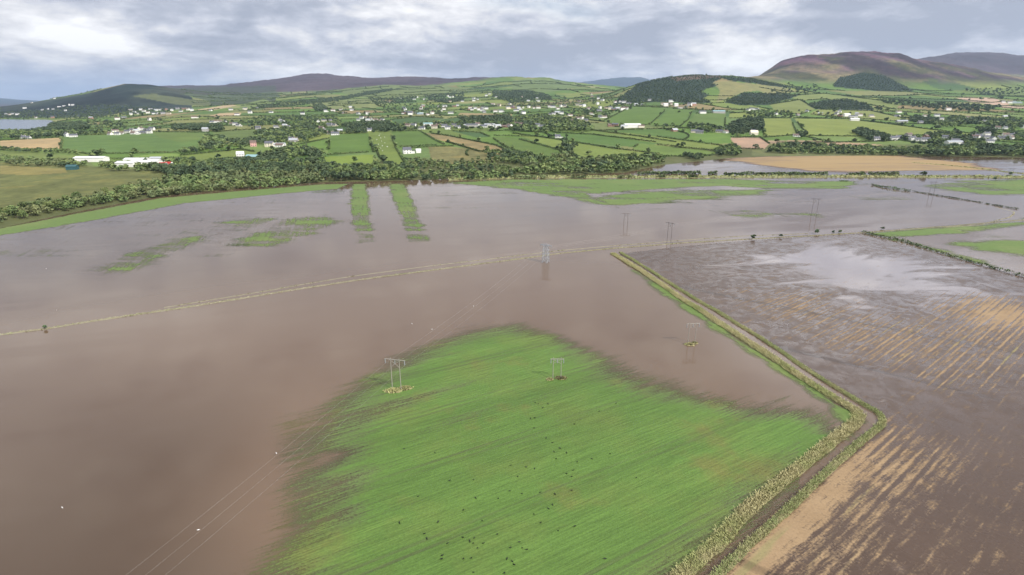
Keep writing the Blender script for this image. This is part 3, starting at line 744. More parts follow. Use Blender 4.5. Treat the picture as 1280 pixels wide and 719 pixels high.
def build_stubble():
    # the harvested field right of the ditch: wet mud, films of water and combed straw
    poly = P2([(776,318),(850,309),(940,301),(1076,293),(1104,300),(1190,322),(1285,349),(1700,470),(1900,1000),(600,1000),(884,724),(958,655),(1035,585),(1108,526),(1100,514),(1020,466),(935,412),(850,362)])
    lo = poly.min(0) - 5; hi = poly.max(0) + 5; hi[0] = min(hi[0], 420)
    st = 1.1
    X, Y = np.meshgrid(np.arange(lo[0], hi[0], st), np.arange(lo[1], hi[1], st))
    sd_ = sdist(X, Y, poly); keep = np.clip(sd_ / 3.0, -1, 1)
    U, V = project(X, Y, np.zeros_like(X))
    def bl(u, v, ru, rv, a, ang=0.0):
        c, s = math.cos(ang), math.sin(ang); du = (U - u) * c + (V - v) * s; dv = -(U - u) * s + (V - v) * c
        return a * np.exp(-(du / ru) ** 2 - (dv / rv) ** 2)
    straw = np.full(X.shape, -.55)
    straw += bl(1010, 640, 150, 26, 1.45, -.72) + bl(960, 690, 130, 14, .7, -.72) + bl(920, 735, 90, 30, .7, -.72) + bl(1080, 560, 60, 18, .45, -.75)
    straw += bl(1090, 640, 130, 30, .55, -.9) + bl(1180, 660, 90, 80, .35) + bl(1060, 700, 80, 40, .5) + bl(1230, 560, 90, 40, .4, -.6) + bl(1150, 590, 60, 16, .35)
    straw += bl(1250, 392, 66, 18, 1.75, .12) + bl(1200, 425, 70, 20, .35, .1) + bl(1080, 408, 150, 34, .45, .15) + bl(975, 375, 60, 20, .45) + bl(1120, 440, 120, 26, .45, .2) + bl(1270, 420, 50, 30, .5)
    straw += bl(930, 320, 90, 10, .18) + bl(1190, 470, 110, 28, .3)
    straw -= bl(1170, 520, 90, 30, .25) + bl(1000, 470, 60, 30, .3)
    film_np = -.50 + bl(1060, 335, 100, 32, 1.0, .25) + bl(1140, 360, 110, 26, .75, .35) + bl(1000, 330, 60, 16, .4) + bl(900, 335, 60, 14, .35) + bl(1230, 375, 70, 24, .55, .3) + bl(1060, 385, 60, 22, .55) + bl(1255, 440, 40, 40, .4)
    film_np += bl(1240, 350, 80, 14, .5, .3) + bl(1170, 520, 80, 30, .3)
    film_np -= bl(1115, 378, 30, 14, .9, .3)  # gap in the film stands in for a dark cloud's reflection
    wet = np.clip((V - 470) / 200, 0, 1)
    m, nt, b, out = new_mat('flooded stubble'); k = N(nt)
    a = k.attr('keep').outputs['Fac']; sa = k.attr('straw').outputs['Fac']; fa = k.attr('film').outputs['Fac']; wa = k.attr('near').outputs['Fac']
    g1 = k.noise(k.rows(STUB_AZ, 1.0, .05), .8, 5.0, .62, .25); g2 = k.noise(k.rows(STUB_AZ, 1.0, .03), .16, 4.0, .55, .4); g3 = k.noise(k.rows(STUB_AZ + .10, 1.0, .12), 1.5, 5.0, .65)
    clump = k.noise(k.pos(), .22, 6.0, .66, .6); fine = k.noise(k.pos(), 2.0, 5.0, .7)
    sv = lambda x, q: k.math('MULTIPLY', k.math('SUBTRACT', x, .5), q)
    h = k.math('ADD', sa, k.math('ADD', k.math('ADD', sv(g1, 2.3), sv(g2, 1.5)), k.math('ADD', k.math('ADD', sv(g3, 2.8), sv(clump, 1.9)), sv(fine, 2.4))))
    rx = k.n('ShaderNodeSeparateXYZ'); k.nt.links.new(k.rows(STUB_AZ, 1.0, 1.0), rx.inputs[0])
    wavy = k.math('SINE', k.math('ADD', k.math('MULTIPLY', rx.outputs[0], 3.3), k.math('MULTIPLY', g2, 9.0)))
    wav2 = k.math('SINE', k.math('ADD', k.math('MULTIPLY', rx.outputs[0], 5.3), k.math('MULTIPLY', g1, 7.0)))
    wavy = k.math('ADD', k.math('MULTIPLY', wavy, .55), k.math('MULTIPLY', wav2, .45))
    h = k.math('ADD', h, k.math('MULTIPLY', k.math('MULTIPLY', wavy, k.maprange(sa, -.55, .05, .12, 1.0)), k.math('SUBTRACT', .85, k.math('MULTIPLY', wa, .6))))
    strawm = k.math('MULTIPLY', k.maprange(h, -.05, 1.25), .92)
    mud = k.mix(k.noise(k.pos(), .05, 5.0, .6, .6), (.050, .031, .020), (.090, .058, .039))
    scol = k.mix(k.noise(k.pos(), .12, 4.0, .6), (.20, .130, .068), (.36, .255, .145))
    scol = k.mix(k.math('MULTIPLY', k.maprange(k.noise(k.rows(STUB_AZ, .3, .02), 1.0, 3.0), .58, .72), .6), scol, (.20, .20, .08))
    swirl = k.noise(k.rows(math.radians(70), .05, .02), 1.0, 6.0, .6, 1.6)
    film = k.maprange(k.math('ADD', fa, k.math('ADD', sv(swirl, 4.2), sv(clump, 1.0))), .05, .75)
    tr = k.noise(k.rows(math.radians(-52), 1.0, .012), .10, 2.0, .4)
    track = k.math('MULTIPLY', k.maprange(tr, .63, .68), .35)
    c = k.mix(strawm, k.mix(k.math('MULTIPLY', film, .55), mud, (.16, .12, .10)), scol)
    c = k.mix(1.0, c, k.math('SUBTRACT', 1.0, track), 'MULTIPLY')
    c = k.mix(1.0, c, k.maprange(fine, .25, .75, .82, 1.18, False), 'MULTIPLY')
    k.set(b.inputs['Base Color'], c)
    rmud = k.mix(film, k.maprange(clump, .35, .65, .18, .42), (.05, .05, .05))
    rr = k.n('ShaderNodeMix'); k.set(rr.inputs[0], strawm); k.set(rr.inputs[2], rmud); rr.inputs[3].default_value = .8
    k.set(b.inputs['Roughness'], rr.outputs[0]); b.inputs['IOR'].default_value = 1.36
    bs = k.math('MULTIPLY', k.math('ADD', k.math('MULTIPLY', strawm, .8), k.math('MULTIPLY', g1, .25)), k.math('SUBTRACT', 1.0, k.math('MULTIPLY', film, .8)))
    k.set(b.inputs['Normal'], k.bump(bs, .35, .25))
    k.set(b.inputs['Alpha'], k.maprange(k.math('ADD', a, sv(clump, .8)), -.5, .2))
    Z = .015 + .03 * np.clip(straw + .5, 0, 1)
    o = build_sheet('stubble', X, Y, Z, keep, m, -.6, 'harvested stubble field with straw rows in wet brown mud', 'stubble', {'straw': straw, 'film': film_np, 'near': wet})

build_stubble()

def build_far_stubble():
    w = P2([(905,199),(960,195.2),(1120,194.6),(1215,205),(1245,213),(1180,212),(1080,215),(1010,213),(955,207)])
    lo = w.min(0) - 15; hi = w.max(0) + 15
    X, Y = np.meshgrid(np.arange(lo[0], hi[0], 2.0), np.arange(lo[1], hi[1], 2.0))
    keep = np.clip(sdist(X, Y, w) / 14.0, -1.5, .9) + (fbm(X / 70, Y / 18, 51, 4) - .5) * 2.2
    m, nt, b, out = new_mat('far golden stubble'); k = N(nt)
    a = k.attr('keep').outputs['Fac']
    r = k.noise(k.rows(math.radians(80), .12, .006), 1.0, 5.0, .6); n = k.noise(k.pos(), .05, 5.0, .6)
    h = k.math('ADD', a, k.math('ADD', k.math('MULTIPLY', k.math('SUBTRACT', r, .5), 1.5), k.math('MULTIPLY', k.math('SUBTRACT', n, .5), 1.2)))
    c = k.mix(k.maprange(h, -.1, .9), (.15, .098, .062), (.255, .170, .066))
    c = k.mix(k.math('MULTIPLY', k.maprange(r, .5, .62), .4), c, (.30, .21, .095))
    k.set(b.inputs['Base Color'], c); b.inputs['Roughness'].default_value = .8
    k.set(b.inputs['Alpha'], k.maprange(h, -.7, .2))
    build_sheet('stubble', X, Y, .05, keep, m, -1.2, 'golden stubble field standing in the far flood below the trees', 'stubble')
build_far_stubble()

# ------------------------------------------------------------------ leaf clumps: strips (hedges, reeds) and crowns
def quads_random(cent, size, flat=0.0, seed=0):
    """one randomly turned quad per centre; returns verts (4n,3), faces (n,4)"""
    r = np.random.default_rng(seed); n = len(cent)
    a = r.normal(size=(n, 3)); a[:, 2] *= (1 - flat); a /= np.linalg.norm(a, axis=1)[:, None] + 1e-9
    b = r.normal(size=(n, 3)); b -= (b * a).sum(1)[:, None] * a; b /= np.linalg.norm(b, axis=1)[:, None] + 1e-9
    size = np.broadcast_to(np.asarray(size, float), (n,))[:, None]
    asp = r.uniform(.6, 1.0, (n, 1))
    A = a * size * .5; B = b * size * .5 * asp
    v = np.stack([cent - A - B, cent + A - B * .7, cent + A * .8 + B, cent - A + B], 1).reshape(-1, 3)
    return v, np.arange(4 * n).reshape(n, 4)

def resample(pl, step):
    pl = np.asarray(pl, float)
    seg = np.linalg.norm(np.diff(pl[:, :2], axis=0), axis=1); L = np.concatenate([[0], np.cumsum(seg)])
    n = max(2, int(L[-1] / step) + 1); t = np.linspace(0, L[-1], n)
    return np.stack([np.interp(t, L, pl[:, i]) for i in range(pl.shape[1])], 1), L[-1]

def strip_clumps(pl, w, h, per_m, size, seed, gap=0.0):
    """leaf clumps along a line: a hedge with an uneven top"""
    r = np.random.default_rng(seed)
    q, L = resample(pl, 1.0)
    n = max(12, int(L * per_m))
    t = r.uniform(0, len(q) - 1.001, n); i = t.astype(int); f = (t - i)[:, None]
    c = q[i] * (1 - f) + q[i + 1] * f
    d = q[i + 1] - q[i]; nx = np.stack([-d[:, 1], d[:, 0]], 1); nx /= np.linalg.norm(nx, axis=1)[:, None] + 1e-9
    hv = h * (.55 + .9 * vnoise(t / 5.0, np.full(n, seed % 97 + .5), 8))
    if gap > 0:
        keep = vnoise(t / 9.0, np.full(n, seed % 89 + .3), 12) > gap
        c, nx, hv = c[keep], nx[keep], hv[keep]; n = len(c)
    th = r.uniform(0, math.pi, n); rr = np.sqrt(r.uniform(.25, 1, n))
    off = np.cos(th) * rr * w * .5
    c = c.copy(); c[:, :2] += nx * off[:, None]
    zz = np.sin(th) * rr * hv
    c[:, 2] += zz + .1
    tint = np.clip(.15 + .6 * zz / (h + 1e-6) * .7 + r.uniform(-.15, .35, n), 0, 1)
    v, fc = quads_random(c, size * r.uniform(.7, 1.3, n), seed=seed + 1)
    return v, fc, np.repeat(tint, 4)

def foliage_mesh(name, v, f, tint, mat):
    return mesh_np(name, v, f, [mat], attrs={'tint': ('FLOAT', 'POINT', tint)})

def tuft_strip(pl, w, per_m2, h, seed, size=.35, gap=0.0):
    """upright blades of rank grass or reed along a line"""
    r = np.random.default_rng(seed)
    q, L = resample(pl, .8); n = int(L * w * per_m2)
    t = r.uniform(0, len(q) - 1.001, n); i = t.astype(int); f = (t - i)[:, None]
    c = q[i] * (1 - f) + q[i + 1] * f
    d = q[i + 1] - q[i]; nx = np.stack([-d[:, 1], d[:, 0]], 1); nx /= np.linalg.norm(nx, axis=1)[:, None] + 1e-9
    o = np.clip(r.normal(0, .30, n), -.5, .5)
    c = c.copy(); wv = w * (.8 + .4 * vnoise(t / 7, np.full(n, .5 + seed % 31), 2))
    c[:, :2] += nx * (o * wv)[:, None]
    if gap > 0:
        keep = vnoise(c[:, 0] / 6, c[:, 1] / 6, seed) > gap
        c = c[keep]; n = len(c)
    ang = r.uniform(0, 2 * math.pi, n); hh = h * r.uniform(.5, 1.35, n) * (.75 + .5 * vnoise(c[:, 0] / 9, c[:, 1] / 9, seed + 5))
    dx = np.stack([np.cos(ang), np.sin(ang), np.zeros(n)], 1) * (size * r.uniform(.6, 1.4, n))[:, None]
    lean = np.stack([r.normal(0, .7, n), r.normal(0, .7, n), np.ones(n)], 1) * hh[:, None]
    v = np.stack([c - dx * .5, c + dx * .5, c + dx * .75 + lean, c - dx * .75 + lean], 1).reshape(-1, 3)
    tint = np.clip(.5 + r.normal(0, .17, n), 0, 1); tt = np.repeat(tint, 4)
    return v, np.arange(4 * n).reshape(n, 4), tt

def pxline(pts, z=0.0):
    q = np.array([ground(u, v, z) for u, v in pts]); return np.concatenate([q, np.full((len(q), 1), z)], 1)

def wobble(pl, amp, scale, seed):
    q, L = resample(pl, max(1.0, scale / 5)); t = np.linspace(0, L / scale, len(q))
    d = np.gradient(q[:, :2], axis=0); nx = np.stack([-d[:, 1], d[:, 0]], 1); nx /= np.linalg.norm(nx, axis=1)[:, None]
    q[:, :2] += nx * ((fbm(t, np.full(len(q), seed + .3), seed, 3) - .5) * 2 * amp)[:, None]
    return q

def bank_mesh(name, pl, w, h, mat, seed):
    """a low earth bank with an uneven crown, its feet below the water"""
    q, L = resample(pl, 1.6)
    d = np.gradient(q[:, :2], axis=0); nx = np.stack([-d[:, 1], d[:, 0]], 1); nx /= np.linalg.norm(nx, axis=1)[:, None]
    prof = [(-.62, -.3), (-.42, .25), (-.2, .8), (.05, 1.0), (.25, .75), (.45, .2), (.62, -.3)]
    V = []
    for k_, (o, zz) in enumerate(prof):
        t = np.arange(len(q)) / 4.0
        jit = (vnoise(t, np.full(len(q), k_ * 3.1), seed) - .5)
        xy = q[:, :2] + nx * (w * (o + jit * .25))[:, None]
        V.append(np.concatenate([xy, (q[:, 2] + h * zz + h * .6 * (vnoise(t * 1.7, np.full(len(q), k_ * 7.7), seed + 1) - .5) * (zz > 0))[:, None]], 1))
    V = np.stack(V, 1); n, m_ = V.shape[:2]; idx = np.arange(n * m_).reshape(n, m_)
    f = np.stack([idx[:-1, :-1], idx[:-1, 1:], idx[1:, 1:], idx[1:, :-1]], -1).reshape(-1, 4)
    return mesh_np(name, V.reshape(-1, 3), f, [mat], smooth=True)

def soil_mat(name, a, b_, c_, sc=.35):
    m, nt, b, out = new_mat(name); k = N(nt)
    n = k.noise(k.pos(), sc, 6.0, .65); n2 = k.noise(k.pos(), sc * 4, 5.0, .7)
    c = k.mix(k.maprange(n, .38, .6), a, b_); c = k.mix(k.maprange(n2, .5, .66), c, c_)
    k.set(b.inputs['Base Color'], c); b.inputs['Roughness'].default_value = .85
    k.set(b.inputs['Normal'], k.bump(n2, .6, .3))
    return m
M['bank'] = soil_mat('grassy ditch bank', (.17, .15, .07), (.26, .22, .12), (.10, .12, .04))
M['bank_dim'] = soil_mat('half drowned bank', (.19, .165, .11), (.25, .22, .15), (.15, .16, .08))
M['bank_far'] = soil_mat('rough grass bank', (.14, .16, .06), (.24, .22, .10), (.17, .14, .07), .08)

def build_banks():
    def strip(name, pts, w, h, bm, lm, per, th, lab, seed, gap=0.0, size=.35, wob=.8, cat='bank'):
        pl = wobble(pxline(pts), wob, 18, seed)
        root = link(name, bank_mesh(name, pl, w, h, bm, seed)); tag(root, lab, cat)
        top = pl.copy(); top[:, 2] += h * .45
        v, f, t = tuft_strip(top, w, per, th, seed, size, gap)
        g = link('grass', foliage_mesh('bank_grass', v, f, t, lm), root); g['kind'] = 'stuff'
        return root
    left = [(766,317),(800,338),(850,373),(910,411),(1000,471),(1060,508),(1077,519),(1071,530),(1022,566),(952,626),(882,690),(840,727),(740,830),(600,985)]
    right = [(776,315.5),(815,340),(862,370),(932,411),(1012,464),(1080,507),(1105,520),(1101,532),(1040,584),(964,656),(897,721),(808,812),(668,965)]
    strip('ditch_bank', left, 2.6, .35, M['bank'], M['leaf_reed'], 75, .40, 'pale reedy bank of the ditch on the green crop side', 3, .0, .075)
    strip('ditch_bank', right, 1.7, .30, M['bank'], M['leaf_verge'], 75, .30, 'narrow greener bank of the ditch on the stubble side', 5, .0, .07)
    strip('causeway', [(-60,426),(0,418.5),(60,410.5),(130,399),(200,389),(300,373.5),(430,352.5),(540,337.5),(640,325),(700,317),(760,311),(850,304),(935,299),(1020,294.5),(1080,291),(1180,283.5),(1290,274)],
          1.7, .16, M['bank_dim'], M['leaf_causeway'], 12.0, .12, 'long pale field causeway, almost drowned, crossing the whole flood', 7, .1, .28, .7, 'causeway')
    strip('causeway', [(205,384.5),(300,369),(430,347),(540,332),(640,320.5),(700,313),(760,308),(850,300.5),(935,295),(1010,292)],
          1.1, .05, M['bank_dim'], M['leaf_causeway'], 2.4, .16, 'fainter second line of drowned grass behind the long causeway', 9, .46, .4, .7, 'causeway')
    strip('hedge_bank', [(560,224.5),(640,222.2),(700,221.6),(800,221.4),(900,221.2),(1000,220.8),(1100,220.6),(1180,221),(1290,221.5)], 15, .8, M['bank_far'], M['leaf_verge'], .35, .9, 'rough grass flood bank running below the wood to the right', 11, .1, .9, 2.0)
    strip('ditch_bank', [(1245,259),(1268,265),(1262,272),(1225,281),(1180,285)], 1.0, .05, M['bank_dim'], M['leaf_causeway'], 2.0, .15, 'short curved grass bank near the right edge', 13, .3, .4)
    strip('ditch_bank', [(1140,203.3),(1180,206.5),(1225,211),(1262,215.5),(1290,218)], 3.0, .4, M['bank_far'], M['leaf_verge'], .6, .6, 'thin dark field bank leading out from the golden stubble', 15, .0, .9)
build_banks()

HEDGES = []          # (world polyline, width, height, label, near size)
def add_hedge(pl, w, h, label, group, cat='hedge', mat='leaf_hedge', per=None, gap=.06, name='hedge', size=None):
    D = float(np.mean(pl[:, 1])); HEDGES.append((D, np.asarray(pl, float), w, h, label, group, mat, per, gap, name, size))

add_hedge(pxline([(1078,290.5),(1092,294),(1130,302),(1190,321),(1240,335),(1300,352)]), 2.4, 1.1, 'dark hedge between the wet stubble and the green pools', None, per=9, size=.55, gap=.05)
add_hedge(pxline([(1090,231.5),(1105,234.5),(1138,239.5)]), 3.5, 1.6, 'dark grey hedge end nearest the flood bank', None, mat='leaf_dark', per=7, size=.8, gap=0)
add_hedge(pxline([(1141,239.5),(1180,246),(1220,252.5),(1250,258),(1274,262)]), 1.8, .8, 'low hedge running on from the dark hedge end', None, per=9, size=.5, gap=.08)
for pts, lab in [([(640,223),(652,223),(662,223),(682,223)], 'long bush row on the flood bank nearest the green strips'), ([(714,222.6),(732,222.6)], 'short bush row on the flood bank below the scrub'),
                 ([(773,222.5),(781,222.5)], 'small bush clump on the flood bank, first of a pair'), ([(783,222.5),(790,222.5)], 'small bush clump on the flood bank, second of a pair')]:
    add_hedge(pxline(pts), 6, 3.0, lab, None, mat='leaf_light', per=14, size=1.3)
for pts, lab in [([(797,218),(815,218),(845,217.5),(876,217.5)], 'bushy hedge on the flood bank beside the far pool'), ([(885,218),(896,218)], 'tall bush clump ending the hedge by the far pool'),
                 ([(824,222),(832,222)], 'low bush in the grass before the bank hedge'), ([(860,222),(871,222)], 'low wide bush in the grass under the bank hedge'),
                 ([(905,219),(935,219),(960,219)], 'thin low hedge along the flood bank'), ([(950,219),(978,219),(1000,218.5),(1034,219)], 'long green hedge below the golden stubble'),
                 ([(1060,219.5),(1080,219.3)], 'bush row on the flood bank past the golden field'), ([(1086,219.2),(1104,219.2),(1122,219)], 'broken bush row on the flood bank at the right')]:
    add_hedge(pxline(pts), 5, 3.2, lab, None, mat='leaf_hedge', per=14, size=1.3, gap=.1)
add_hedge(pxline([(1050,227),(1060,227)]), 3, 1.2, 'small dark bush patch on the green meadow', None, mat='leaf_dark', per=10, size=.8)

FIELD_PX = [f[0] for f in FIELDS if f[3]]
_seen = []
def field_hedges():
    for poly, c, tx, hd, kind in FIELDS:
        if not hd: continue
        n = len(poly); runs = []; cur = [poly[0]]
        dirs = [math.atan2(poly[(i + 1) % n][1] - poly[i][1], poly[(i + 1) % n][0] - poly[i][0]) for i in range(n)]
        for i in range(n):
            cur.append(poly[(i + 1) % n])
            turn = abs((dirs[(i + 1) % n] - dirs[i] + math.pi) % (2 * math.pi) - math.pi)
            if turn > .7 or i == n - 1: runs.append(cur); cur = [poly[(i + 1) % n]]
        for ri, run in enumerate(runs):
            pts = []
            for a, b in zip(run[:-1], run[1:]):
                m = max(2, int(math.hypot(b[0] - a[0], b[1] - a[1]) / 3.0))
                pts += [(a[0] + (b[0] - a[0]) * t / m, a[1] + (b[1] - a[1]) * t / m) for t in range(m)]
            pts.append(run[-1])
            if _seen:
                S = np.array(_seen); P_ = np.array(pts)
                near = (np.abs(P_[:, None] - S[None]).max(-1).min(1) < 3.2)
                pts2 = [p for p, q in zip(pts, near) if not q]
                if near.mean() > .55 or len(pts2) < 3: continue
                pts = pts2
            _seen.extend(pts)
            W = np.array([hit(u, v) for u, v in pts])
            if len(W) < 2: continue
            ok = np.abs(np.diff(W[:, 1])) < 160
            if not ok.all(): W = W[:int(np.argmin(ok)) + 1]
            if len(W) < 3: continue
            a, b = run[0], run[-1]
            mx = np.mean([p[0] for p in poly]); my = np.mean([p[1] for p in poly])
            ax, ay = np.mean([p[0] for p in run]) - mx, np.mean([p[1] for p in run]) - my
            ex = max(p[0] for p in poly) - min(p[0] for p in poly); ey = max(p[1] for p in poly) - min(p[1] for p in poly)
            side = ('right' if ax > 0 else 'left') if abs(ax) / ex > abs(ay) / ey else ('near' if ay > 0 else 'far')
            add_hedge(W, 2.6, 2.4, f'dark hedge on the {side} side of the {kind}', 'hedges round the valley fields')
field_hedges()

def lattice_hedges():
    AREA = 5400
    ca, sa = math.cos(LA), math.sin(LA)
    def inv(a, b):
        xw = a * ca - b * sa; yw = a * sa + b * ca
        X, Y = xw.copy(), yw.copy()
        for _ in range(5):
            wx = (fbm(X / 700, Y / 700, 31, 2) - .5) * 420; wy = (fbm(X / 700, Y / 700, 47, 2) - .5) * 420
            X, Y = xw - wx, yw - wy
        return X, Y
    lines = []
    for j in range(-12, 48):
        b0 = j * ROWH; aa = np.arange(-5200, 6500, 14.0)
        lines.append((aa, np.full_like(aa, b0)))
        w = float(row_w(j)); off = float(row_off(j))
        for i in range(int(-5200 / w), int(7200 / w)):
            bb = np.arange(b0, b0 + ROWH + 1, 14.0); lines.append((np.full_like(bb, i * w - off), bb))
    for a, b in lines:
        X, Y = inv(a, b)
        ok = (Y > 640) & (Y < AREA) & (np.abs(X / np.maximum(Y, 1)) < .95)
        if not ok.any(): continue
        Z = Zat(X, np.maximum(Y, 200)); U, V = project(X, Y, Z)
        ed = np.interp(X / np.maximum(Y, 1), s_cols, edgeD)
        ok &= (Y > ed + 170) & (Z > 1.0) & (U > -25) & (U < 1305) & (V > 85)
        mount = (X / np.maximum(Y, 1) > .38) & (Y > 3150)
        ok &= ~(mount & (Z > 170))
        ok &= ~(inpoly(U, V, LEFT_HILL) & (Y > 2600))
        for pg in FIELD_PX: ok &= ~inpoly(U, V, pg)
        for pg in WOODS_GROUND: ok &= ~inpoly(U, V, pg)
        i = 0
        while i < len(ok):
            if not ok[i]: i += 1; continue
            k2 = i
            while k2 < len(ok) and ok[k2] and k2 - i < 22: k2 += 1
            if k2 - i >= 4:
                mid = (i + k2) // 2
                hx = hit(U[mid], V[mid])
                if abs(hx[1] - Y[mid]) < Y[mid] * .05:
                    D = Y[mid]; far = D > 2600
                    if D > 2200 and vnoise(X[mid] / 9.7, Y[mid] / 9.7, 99) < .5: i = max(k2, i + 1); continue
                    add_hedge(np.stack([X[i:k2], Y[i:k2], Z[i:k2]], 1), 2.6 if not far else 3.0, 2.3 if not far else 2.6,
                              None, 'hedges of the small fields up the valley side')
            i = max(k2, i + 1)
lattice_hedges()

TREES = []      # (screen size, x, y, z, h, kind, section)
def add_tree(x, y, h, kind, section, z=None):
    z = float(Zat(x, y)) if z is None else z
    TREES.append((h / y, x, y, max(z, 0.0) - .1, h, kind, section))

HCOUNT = {}
def build_hedges():
    HEDGES.sort(key=lambda q: q[0])
    far_v = []; far_f = []; far_t = []; nb = 0; made = 0
    for i, (D, pl, w, h, label, group, mat, per, gap, name, size) in enumerate(HEDGES):
        sz = size or max(1.1, D * .0011); pm = per or max(2.0, 9.0 / (sz * sz) )
        v, f, t = strip_clumps(pl, w, h, pm, sz, 1000 + i, gap)
        if len(v) == 0: continue
        L = np.linalg.norm(np.diff(pl[:, :2], axis=0), axis=1).sum()
        # standard trees left to grow in the hedge
        if group:
            r = np.random.default_rng(5000 + i)
            for _ in range(r.poisson(L / (95 if D < 2600 else 60))):
                q = pl[r.integers(len(pl))]
                add_tree(q[0], q[1], r.uniform(5, 9.5), r.choice(['mid', 'dark', 'mid']), 'hedge', q[2])
        if made < 292:
            made += 1
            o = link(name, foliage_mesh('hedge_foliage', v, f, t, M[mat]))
            if label is None:
                u0, v0 = project(pl[:, 0].mean(), pl[:, 1].mean(), pl[:, 2].mean())
                label = ('dark hedge line up the far slope' if D > 1700 else 'dark hedge line on the lower slope') + region_phrase(float(u0), D)
            tag(o, label, 'hedge', group)
        else:
            far_v.append(v); far_f.append(f + nb); far_t.append(t); nb += len(v)
    if far_v:
        o = link('hedgerow_network', foliage_mesh('hedgerow_network', np.concatenate(far_v), np.concatenate(far_f), np.concatenate(far_t), M['leaf_hedge']))
        tag(o, 'fine network of dark hedges on the far slopes', 'hedges', kind='stuff')

def region_phrase(u, D):
    if u < 250: return ' below the dark left hill'
    if u < 450: return ' above the white complex, towards the purple ridge'
    if u < 640: return ' around the hamlets in mid valley'
    if u < 790: return ' under the green middle hill'
    if u < 960: return ' below the wooded hill'
    if u < 1120: return ' below the heather mountain'
    return ' at the right end under the heather mountain'

